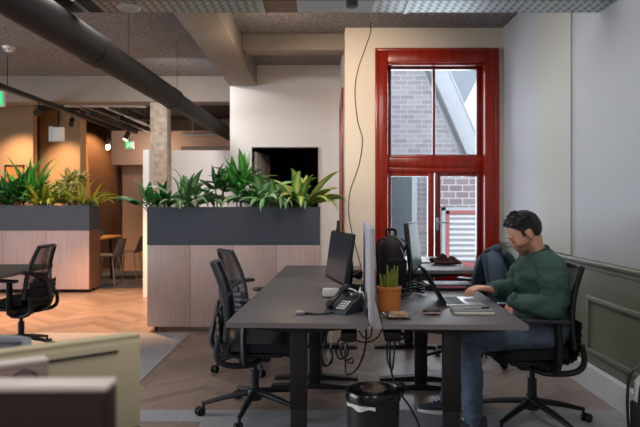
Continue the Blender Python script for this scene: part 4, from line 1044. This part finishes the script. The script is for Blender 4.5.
wa = thing('access_point', 'white boxy device hanging on a black rod before the alcove wall', 'device', tuple(P(58.5, 134.5, 9.9)))
MB().box((0, 0, 0), (.17, .1, .23), bev=.012).box((-.13, .03, .01), (.06, .06, .24), bev=.01).build('housing', m_wplast, wa); MB().tube([(0, 0, .11), (0, 0, 3.0 - P(58, 134.5, 9.9).z)], .018, 10).build('ceiling_rod', m_black, wa)
# framed picture
pf = thing('picture_frame', 'framed orange picture on the warm wall behind the palm', 'picture', (X_(15, 10.6), 10.585, Z_(187, 10.6)))
w_, h_ = .33, .75
f_ = MB()
for lo, hi in (((-w_ / 2, -.02, -h_ / 2), (-w_ / 2 + .022, .012, h_ / 2)), ((w_ / 2 - .022, -.02, -h_ / 2), (w_ / 2, .012, h_ / 2)), ((-w_ / 2 + .022, -.02, h_ / 2 - .022), (w_ / 2 - .022, .012, h_ / 2)), ((-w_ / 2 + .022, -.02, -h_ / 2), (w_ / 2 - .022, .012, -h_ / 2 + .022))): f_.b2(lo, hi)
f_.build('frame', m_blackm, pf); MB().b2((-w_ / 2 + .022, -.005, -h_ / 2 + .022), (w_ / 2 - .022, .01, h_ / 2 - .022)).build('print', m_pic, pf)

# ------------------------------------------------------------------ dining corner
rg = tag(MB().b2((-4.8, 9.75, 0), (-2.6, 12.2, .012), bev=.004).build('rug', m_rug), 'mottled blue-grey rug under the dining table', 'rug')
tb = thing('dining_table', 'light oak meeting table with black legs in the back room', 'table', (-4.14, 10.5, .012))
MB().box((0, 0, .735), (1.1, 1.3, .035), bev=.005).build('tabletop', m_table, tb)
for sx in (-.42, .42):
    for sy in (-.15, .5): MB().tube([(sx, sy, 0), (sx * .96, sy * .96, .718)], [.022, .03], 10).build('leg', m_black, tb)
tp = thing('tablet', 'black tablet propped up on the oak meeting table', 'tablet', (-3.74, 10.3, .766), R(15))
MB().box((0, 0, .1), (.22, .012, .17), rot=(R(-20), 0, 0), bev=.004).build('screen_panel', m_black, tp); MB().box((0, .05, .004), (.16, .14, .006), bev=.002).build('stand', m_black, tp)
def shell_chair(label):
    t = thing('shell_chair', label, 'chair', (0, 0, 0), 0, 'grey shell chairs at the meeting table')
    def sh(u, v):
        y = (u - .5) * .44
        if v < .5: x = .2 - .42 * (v / .5); z = .45 + .02 * (2 * u - 1) ** 2 + .01 * (1 - v)
        else: q_ = (v - .5) / .5; x = -.22 - .09 * q_ + .05 * (2 * u - 1) ** 2; z = .45 + .29 * q_ + .015 * (1 - (2 * u - 1) ** 2); y *= (1 - .25 * q_ ** 2)
        return (x, y, z)
    MB().sheet(sh, 12, 20, .012).build('shell', m_shell, t, ang=60)
    for sx in (-.14, .13):
        for sy in (-.14, .14): MB().tube([(sx, sy, .445), (sx * 1.45, sy * 1.45, 0)], [.011, .008], 8).build('leg', m_silver, t)
    return t
s0 = shell_chair('grey shell chair at the end of the meeting table side nearest the planter'); s0.location = (-3.5, 10.12, .012); s0.rotation_euler = (0, 0, R(178))
s1 = copy_tree(s0); s1['label'] = 'grey shell chair at the meeting table, farther back beside the white partition'; s1.location = (-3.43, 11.05, .012)

# ------------------------------------------------------------------ the man
RT = Vector((1.275, 3.66, 0))
man = thing('person', 'man in a dark green sweatshirt and blue jeans typing on a laptop', 'person', tuple(RT))
def remesh(mb, vox, smooth_it=6, fac=.5):
    me = bpy.data.meshes.new('tmp'); me.from_pydata([tuple(Vector(p) - RT) for p in mb.v], [], mb.f); me.update()
    o = bpy.data.objects.new('tmp', me); COL.objects.link(o)
    md = o.modifiers.new('r', 'REMESH'); md.mode = 'VOXEL'; md.voxel_size = vox; md.adaptivity = 0
    if smooth_it:
        sm = o.modifiers.new('s', 'SMOOTH'); sm.factor = fac; sm.iterations = smooth_it
    dg = bpy.context.evaluated_depsgraph_get()
    out = bpy.data.meshes.new_from_object(o.evaluated_get(dg))
    bpy.data.objects.remove(o); bpy.data.meshes.remove(me)
    return out
def link_mesh(name, me, mats, parent=man):
    me.name = name; me.materials.clear()
    for m in mats: me.materials.append(m)
    me.polygons.foreach_set('use_smooth', [True] * len(me.polygons))
    o = bpy.data.objects.new(name, me); COL.objects.link(o); o.parent = parent
    return o
def limb(mb, pts, rs, k=6, n=16, flat=1.):
    mb.tube(pts, rs, n, k, flat=flat); mb.ell(pts[0], (rs[0],) * 3, n=16, m=10); mb.ell(pts[-1], (rs[-1],) * 3, n=16, m=10)
YM = 3.66
HEAD = Vector((1.19, YM, 1.128)); TILT = R(30)
# head local: +x forward(face), y left, z up -> world: forward = -X
HM = Matrix.Translation(HEAD) @ Matrix.Rotation(PI, 4, 'Z') @ Matrix.Rotation(TILT, 4, 'Y')
def hw(p): return HM @ Vector(p)
def hadd(mb, q): mb.add([HM @ Vector(p) for p in q.v], q.f)
body = MB()
hd = MB()
hd.ell((-.012, 0, .03), (.098, .075, .092))            # cranium
hd.ell((.03, 0, .0), (.062, .064, .085))               # face
hd.ell((.035, 0, -.055), (.05, .05, .052))             # jaw
hd.ell((.066, 0, -.088), (.02, .024, .018))            # chin
hd.ell((.078, 0, .028), (.016, .05, .014))             # brow
hd.tube([(.082, 0, .016), (.094, 0, -.012), (.099, 0, -.022)], [.009, .0115, .0115], 12, 3)   # nose
hd.ell((.088, .011, -.026), (.010, .008, .008)); hd.ell((.088, -.011, -.026), (.010, .008, .008))
hd.ell((.080, 0, -.051), (.010, .023, .006)); hd.ell((.078, 0, -.063), (.010, .02, .007))   # lips
for s in (-1, 1):
    hd.ell((.052, s * .041, -.02), (.028, .02, .03))  # cheek
    hd.ell((.074, s * .031, .008), (.013, .016, .009)) # eyelid
    hd.ell((-.012, s * .077, .0), (.016, .007, .03), rot=(0, R(-12), s * R(18)))   # ear
    hd.ell((-.006, s * .078, -.022), (.009, .006, .011))
hadd(body, hd)
body.tube([hw((-.035, 0, -.03)), (1.25, YM, 1.05), (1.28, YM, .985)], [.056, .055, .066], 20, 6)
# torso and limbs of the body
SHN, SHF = Vector((1.285, YM - .185, .95)), Vector((1.285, YM + .185, .95))
ELN, ELF = Vector((1.26, YM - .23, .735)), Vector((1.19, YM + .24, .77))
WRN, WRF = Vector((1.075, YM - .15, .765)), Vector((1.005, YM + .03, .797))
body.ell((1.29, YM, .87), (.10, .15, .16)); body.ell((1.33, YM, .68), (.10, .14, .14)); body.ell((1.33, YM, .57), (.11, .16, .09))
limb(body, [Vector((1.28, YM - .1, .97)), SHN, (SHN + ELN) / 2, ELN], [.05, .05, .044, .038]); limb(body, [ELN, (ELN + WRN) / 2, WRN], [.038, .034, .026])
limb(body, [Vector((1.28, YM + .1, .97)), SHF, (SHF + ELF) / 2, ELF], [.05, .05, .044, .038]); limb(body, [ELF, (ELF + WRF) / 2, WRF], [.038, .036, .027])
HPN, HPF = Vector((1.30, YM - .095, .565)), Vector((1.30, YM + .095, .565))
KNN, KNF = Vector((.815, YM - .15, .555)), Vector((.85, YM + .14, .565))
ANN, ANF = Vector((.85, YM - .155, .10)), Vector((.79, YM + .22, .10))
for H_, K_, A_ in ((HPN, KNN, ANN), (HPF, KNF, ANF)):
    limb(body, [H_, (H_ + K_) / 2, K_], [.075, .066, .05]); limb(body, [K_, K_ * .6 + A_ * .4 + Vector((.012, 0, 0)), A_], [.05, .048, .032])
# hands
def hand(mb, wr, fwd, nrm, curl, thumb_side, spread=.16, scale=1.):
    f = Vector(fwd).normalized(); n_ = Vector(nrm).normalized(); n_ = (n_ - f * n_.dot(f)).normalized(); s = f.cross(n_) * thumb_side     # s: towards the thumb
    S = scale
    for k in range(4):                                    # palm
        off = (k - 1.5) * .0195 * S
        mb.tube([wr + s * off * .55, wr + f * .05 * S + s * off + n_ * .004, wr + f * .085 * S + s * off * 1.02 + n_ * .004], [.018 * S, .0155 * S, .0115 * S], 10, 4)
    mb.ell(tuple(wr + f * .04 * S), (.03 * S, .03 * S, .014 * S))
    lens = [.066, .078, .084, .074]                       # little..index
    for k in range(4):
        off = (k - 1.5) * .0205 * S; b = wr + f * .085 * S + s * off + n_ * .004
        dirf = (f + s * (k - 1.5) * spread * .5).normalized(); L = lens[k] * S
        pts = [b]; a = .1
        for q_, fr_ in ((curl * .6, .45), (curl * 1.1, .3), (curl * 1.3, .25)):
            a += q_; d = dirf * math.cos(a) - n_ * math.sin(a); pts.append(pts[-1] + d * L * fr_)
        mb.tube(pts, [.0098 * S, .0092 * S, .0084 * S, .0068 * S], 10, 4); mb.ell(tuple(pts[-1]), (.0068 * S,) * 3, n=10, m=8)
    b = wr + f * .02 * S + s * .026 * S
    pts = [b, b + f * .03 * S + s * .022 * S - n_ * .006, b + f * .058 * S + s * .03 * S - n_ * .012, b + f * .08 * S + s * .028 * S - n_ * .016]
    mb.tube(pts, [.015 * S, .0125 * S, .0108 * S, .0082 * S], 10, 4); mb.ell(tuple(pts[-1]), (.0082 * S,) * 3, n=10, m=8)
# right hand over the touchpad (thumb towards the camera side), left hand resting on the thigh
hand(body, WRF + Vector((-.012, -.012, .006)), (-1, -.22, .06), (.1, 0, 1), .42, 1)
hand(body, WRN + Vector((-.0, .006, -.012)), (-.25, .3, -.85), (-.9, .1, .3), .25, -1)
me = remesh(body, .0042, 7)
bo = link_mesh('body', me, [m_skin])
HI = (Matrix.Translation(-RT) @ HM).inverted()
bat = me.attributes.new('beard', 'FLOAT', 'POINT'); bl = []
def sm01(a, b, x): t = min(1, max(0, (x - a) / (b - a))); return t * t * (3 - 2 * t)
for v in me.vertices:
    c = HI @ v.co; w = 0.
    if c.length < .17:
        w = sm01(-.012, .02, c.x) * (1 - sm01(-.05, -.028, c.z + .1 * (c.x - .05))) * sm01(-.135, -.1, c.z)
        w *= 1 - .8 * sm01(.07, .08, c.x) * (1 - sm01(.012, .02, abs(c.y))) * sm01(-.072, -.066, c.z)
    bl.append(w)
bat.data.foreach_set('value', bl)
nt = m_skin.node_tree; bsdf = nt.nodes['Principled BSDF']; src = bsdf.inputs['Base Color'].links[0].from_socket
at = nt.nodes.new('ShaderNodeAttribute'); at.attribute_name = 'beard'
mxn = nt.nodes.new('ShaderNodeMix'); mxn.data_type = 'RGBA'; mxn.inputs['B'].default_value = rgb(128, 92, 78)
nt.links.new(math_node(nt, 'MULTIPLY', at.outputs['Fac'], .8), mxn.inputs['Factor']); nt.links.new(src, mxn.inputs['A']); nt.links.new(mxn.outputs['Result'], bsdf.inputs['Base Color'])
# eyes / brows
def hpart(name, q, mat, parent=man):
    o = MB(); o.add([Vector(HM @ Vector(p)) - RT for p in q.v], q.f); return o.build(name, mat, parent, ang=70)
for s in (-1, 1):
    hpart('eyebrow', MB().tube([(.083, s * .014, .034), (.081, s * .028, .039), (.068, s * .045, .035)], [.002, .003, .002], 8, 4), m_hair)
    hpart('eye', MB().ell((.078, s * .0305, .003), (.0085, .011, .003)), m_eye)
    hpart('eyelashes', MB().tube([(.0855, s * .021, .002), (.0875, s * .03, .0005), (.082, s * .041, .001)], .0012, 6, 4), m_hair)
# hair: a cap that follows the skull, cut along the hairline
def hline(x, y):
    K = [(-.2, -.058), (-.06, -.056), (-.038, -.03), (-.03, .026), (.008, .03), (.011, -.002), (.026, .0), (.03, .04), (.05, .066), (.062, .082), (.2, .086)]
    for (a, b), (c, d) in zip(K, K[1:]):
        if a <= x <= c: return b + (d - b) * (x - a) / (c - a)
    return .08
hv, hf = [], []
NU, NV = 120, 80
for j in range(NV + 1):
    ph_ = PI * j / NV
    for i in range(NU):
        th_ = 2 * PI * i / NU
        dx, dy, dz_ = math.sin(ph_) * math.cos(th_), math.sin(ph_) * math.sin(th_), math.cos(ph_)
        x, y, z = -.013 + .0985 * dx, .0765 * dy, .031 + .0925 * dz_
        m_ = min(1, max(0, (z - hline(x, y)) / .008 + .5))
        tk_ = .005 + .010 * max(0, dz_) ** 1.2 + .008 * max(0, dx) * max(0, dz_ + .1) + .004 * max(0, -dx)
        nz = noise.noise(Vector((x * 55, y * 55, z * 40))) * .5 + noise.noise(Vector((x * 140, y * 140, z * 90))) * .3
        k = (tk_ * (1 + .55 * nz)) * m_ - .02 * (1 - m_)
        hv.append((x + dx * k, y + dy * k, z + dz_ * k))
for j in range(NV):
    for i in range(NU): hf.append((j * NU + i, j * NU + (i + 1) % NU, (j + 1) * NU + (i + 1) % NU, (j + 1) * NU + i))
hq = MB(); hq.add(hv, hf)
rh = random.Random(3)
for k in range(260):
    a = rh.uniform(-2.2, 2.2); e = rh.uniform(.35, 1.5)
    p = Vector((math.cos(a) * math.cos(e) * .106 - .013, math.sin(a) * math.cos(e) * .085, math.sin(e) * .108 + .031))
    if p.z < hline(p.x, p.y) + .012: continue
    d = (Vector((rh.uniform(.1, .9), rh.uniform(-.5, .5), rh.uniform(-.1, .3))) + p.normalized() * .55).normalized()
    hq.tube([p - d * .016, p - d * .003, p + d * rh.uniform(.01, .02)], [.004, .005, .001], 6, 2)
hpart('hair', hq, m_hair)
# sweatshirt
sw = MB()
sw.ell((1.285, YM, .88), (.14, .19, .155)); sw.ell((1.305, YM, .74), (.15, .178, .15)); sw.ell((1.305, YM, .63), (.148, .18, .085)); sw.ell((1.278, YM, .975), (.088, .15, .068))
sw.tube([(1.268, YM, 1.032), (1.282, YM, .98), (1.29, YM, .9)], [.066, .1, .13], 20, 4)
for S_, E_, W_, sg in ((SHN, ELN, WRN, -1), (SHF, ELF, WRF, 1)):
    limb(sw, [Vector((1.28, YM + sg * .11, .965)), S_ + Vector((0, 0, -.01)), (S_ + E_) / 2 + Vector((.005, sg * .01, 0)), E_], [.075, .078, .074, .064])
    W2 = E_ + (W_ - E_) * .93
    limb(sw, [E_, (E_ + W2) / 2 + Vector((0, 0, -.004)), W2], [.063, .056, .04])
sm_ = remesh(sw, .009, 8)
for v in sm_.vertices:                                      # folds
    p = v.co
    q_ = Vector((p.x * 9, p.y * 9, p.z * 15)); nrm = v.normal
    f_ = noise.noise(q_) * .016 + (1 - abs(noise.noise(Vector((p.x * 14 + p.z * 10, p.y * 12, p.z * 16 - p.x * 8)))) * 2) * .007 + noise.noise(q_ * 2.6) * .004
    w = 1. if p.z < .93 else .35
    v.co = p + nrm * (f_ * w)
sm_.update()
link_mesh('sweatshirt', sm_, [m_sweat])
def ring(c, axis, r, t_, squash=1.):
    ax = Vector(axis).normalized(); u = ax.orthogonal().normalized(); v = ax.cross(u); n = 28
    pts = [Vector(c) + (u * math.cos(2 * PI * k / n) + v * math.sin(2 * PI * k / n)) * r for k in range(n)]
    vs, fs = [], []
    for i in range(n):
        rd = (pts[i] - Vector(c)).normalized()
        for k in range(8):
            a = 2 * PI * k / 8; vs.append(pts[i] + rd * math.cos(a) * t_ * .6 + ax * math.sin(a) * t_ - RT)
    for i in range(n):
        for k in range(8): fs.append((i * 8 + k, i * 8 + (k + 1) % 8, ((i + 1) % n) * 8 + (k + 1) % 8, ((i + 1) % n) * 8 + k))
    q_ = MB(); q_.add(vs, fs); return q_
ring((1.266, YM, 1.028), Vector((1.24, YM, 1.07)) - Vector((1.28, YM, .985)), .066, .013).build('collar', m_sweatr, man, ang=80)
for E_, W_ in ((ELN, WRN), (ELF, WRF)):
    ring(E_ + (W_ - E_) * .97, W_ - E_, .036, .016).build('cuff', m_sweatr, man, ang=80)
# jeans
jn = MB()
jn.ell((1.325, YM, .575), (.14, .178, .095))
for H_, K_, A_ in ((HPN, KNN, ANN), (HPF, KNF, ANF)):
    limb(jn, [H_, (H_ + K_) / 2, K_], [.098, .088, .07]); limb(jn, [K_, K_ * .6 + A_ * .4 + Vector((.012, 0, 0)), A_ + Vector((0, 0, .0))], [.07, .066, .055])
jm = remesh(jn, .009, 6)
for v in jm.vertices:
    p = v.co; q_ = Vector((p.x * 10, p.y * 10, p.z * 12)); kx = math.exp(-((p.z + .0 - .5) / .12) ** 2) * math.exp(-((p.x + .45) / .14) ** 2)
    v.co = p + v.normal * (noise.noise(q_) * .007 + noise.noise(q_ * 2.6) * .004 + .006 * kx * math.sin(p.z * 160) + (.004 * math.sin(p.z * 120) if p.z < .25 else 0))
jm.update()
link_mesh('jeans', jm, [m_jeans])
# shoes
for A_, rz, zf in ((ANN, R(176), 0.006), (ANF, R(170), 0.0)):
    mm = Matrix.Translation(Vector((A_.x, A_.y, zf)) - RT) @ Matrix.Rotation(rz, 4, 'Z')
    up = MB()
    def sh(u, v):
        a = u * 2 * PI
        return None
    L = [(-.075, .034, .10), (-.05, .04, .11), (0, .042, .10), (.06, .044, .075), (.11, .046, .058), (.15, .042, .048), (.178, .03, .036), (.19, .012, .026)]
    n = 16; vs = []
    for (x, hw_, ht) in L:
        for k in range(n):
            a = 2 * PI * k / n; z = .022 + (ht - .022) * .5 * (1 + math.sin(a)); y = hw_ * math.copysign(abs(math.cos(a)) ** .7, math.cos(a)); vs.append(mm @ Vector((x, y, z)))
    fs = [(i * n + k, i * n + (k + 1) % n, (i + 1) * n + (k + 1) % n, (i + 1) * n + k) for i in range(len(L) - 1) for k in range(n)] + [tuple(range(n - 1, -1, -1)), tuple((len(L) - 1) * n + k for k in range(n))]
    up.add(vs, fs); so = up.build('shoe', m_shoe, man, ang=70)
    pl_ = []
    for k in range(32):
        a = 2 * PI * k / 32; x = .055 + .138 * math.cos(a); pl_.append((x, .048 * math.sin(a) * (1 if x > 0 else .88)))
    so2 = MB().prism(pl_, 'Z', 0.001, .026); so2.v = [tuple(mm @ Vector(p)) for p in so2.v]; so2.build('sole', m_sole, so)
    lc = MB()
    for k in range(4): lc.tube([(.03 + k * .022, -.022, .094 - k * .009), (.036 + k * .022, 0, .1 - k * .0095), (.03 + k * .022, .022, .094 - k * .009)], .003, 6, 3)
    lc.v = [tuple(mm @ Vector(p)) for p in lc.v]; lc.build('laces', m_sole, so)

# ------------------------------------------------------------------ light
wd = bpy.data.worlds.new('sky'); SC.world = wd; wd.use_nodes = True
wn = wd.node_tree.nodes['Background']; wn.inputs[0].default_value = (.86, .93, 1.0, 1); wn.inputs[1].default_value = 2.8
def area(name, loc, rot, sx, sy, power, col):
    l = bpy.data.lights.new(name, 'AREA'); l.shape = 'RECTANGLE'; l.size = sx; l.size_y = sy; l.energy = power; l.color = col
    o = bpy.data.objects.new(name, l); COL.objects.link(o); o.location = loc; o.rotation_euler = rot; return o
def spotl(name, loc, aim, power, col, ang=70, blend=.6, r=.04):
    l = bpy.data.lights.new(name, 'SPOT'); l.energy = power; l.color = col; l.spot_size = R(ang); l.spot_blend = blend; l.shadow_soft_size = r
    o = bpy.data.objects.new(name, l); COL.objects.link(o); o.location = loc
    o.rotation_euler = (Vector(aim) - Vector(loc)).to_track_quat('-Z', 'Y').to_euler(); return o
# unseen area lamp for daylight from the left; fill lamps added under the ceiling
area('daylight', (XL + .03, 3.0, 1.7), (0, R(-90), 0), 2.0, 5.0, 215, (.82, .91, 1.0))
for x, y in ((-2.2, 1.2), (.4, 1.4), (-2.2, -1.2), (.4, -1.2), (-1.6, 4.2), (.7, 4.3)):
    area('ceiling_fill', (x, y, 3.0), (0, 0, 0), .4, 1.4, 15, (1.0, .95, .9))
area('daylight', ((CXL + CXR) / 2 + .05, YW + 1.0, 1.75), (R(-90), 0, 0), 1.1, 2.2, 28, (.86, .93, 1.0))
# warm lamps of the back zone
WARM = (1.0, .56, .24)
spotl('lamp', (-4.95, 9.8, 2.8), (-5.15, 10.6, 1.8), 120, (1, .66, .38), 66, 1.)
spotl('lamp', (-4.5, 10.4, 2.8), (-4.62, 11.2, 1.75), 100, (1, .66, .38), 62, 1.)
spotl('lamp', (-3.0, 7.6, 2.7), (-2.9, 7.6, 0), 560, (1.0, .52, .22), 84, .5)
spotl('lamp', (-4.8, 7.2, 2.7), (-4.6, 7.3, 0), 380, (1.0, .52, .22), 72, .5)
spotl('lamp', (-3.0, 10.8, 2.6), (-3.2, 10.9, 0), 90, WARM, 90)
l = bpy.data.lights.new('lamp', 'POINT'); l.energy = 12; l.color = (1, .84, .7); l.shadow_soft_size = .05
o = bpy.data.objects.new('lamp', l); COL.objects.link(o); o.location = (-3.1, 11.4, 2.3)
l = bpy.data.lights.new('lamp', 'POINT'); l.energy = 11; l.color = (1, .74, .54); l.shadow_soft_size = .1  # unseen point lamp, no fixture, added to warm the cross beam
o = bpy.data.objects.new('lamp', l); COL.objects.link(o); o.location = (-.4, 5.8, 2.55)

spotl('lamp', (-4.6, 8.9, 2.75), (-4.5, 9.4, 1.4), 50, (1, .84, .62), 90, .8)
spotl('lamp', (-4.8, 12.1, 2.8), (-4.95, 13, 1.9), 70, WARM, 90)
spotl('lamp', (-1.0, 4.8, 2.95), (-.85, 6.6, 1.5), 190, (1, .95, .92), 80, .9, .1)  # unseen spot, no fixture, added to brighten near planter and white wall
area('ceiling_fill', (-1.9, 7.5, 3.0), (R(25), 0, 0), .3, .3, 24, (1, .97, .94))  # unseen fill added to brighten the partition and column
spotl('lamp', (.0, 4.6, 2.95), (.45, 6.53, 2.2), 85, (1, .78, .6), 72, .9)
vs_ = SC.view_settings
vs_.view_transform = 'Standard'; vs_.look = 'None'; vs_.gamma = 1; vs_.exposure = 0.5
try: vs_.use_curve_mapping = False
except Exception: pass
SC.cycles.use_denoising = True
SC.cycles.max_bounces = 8
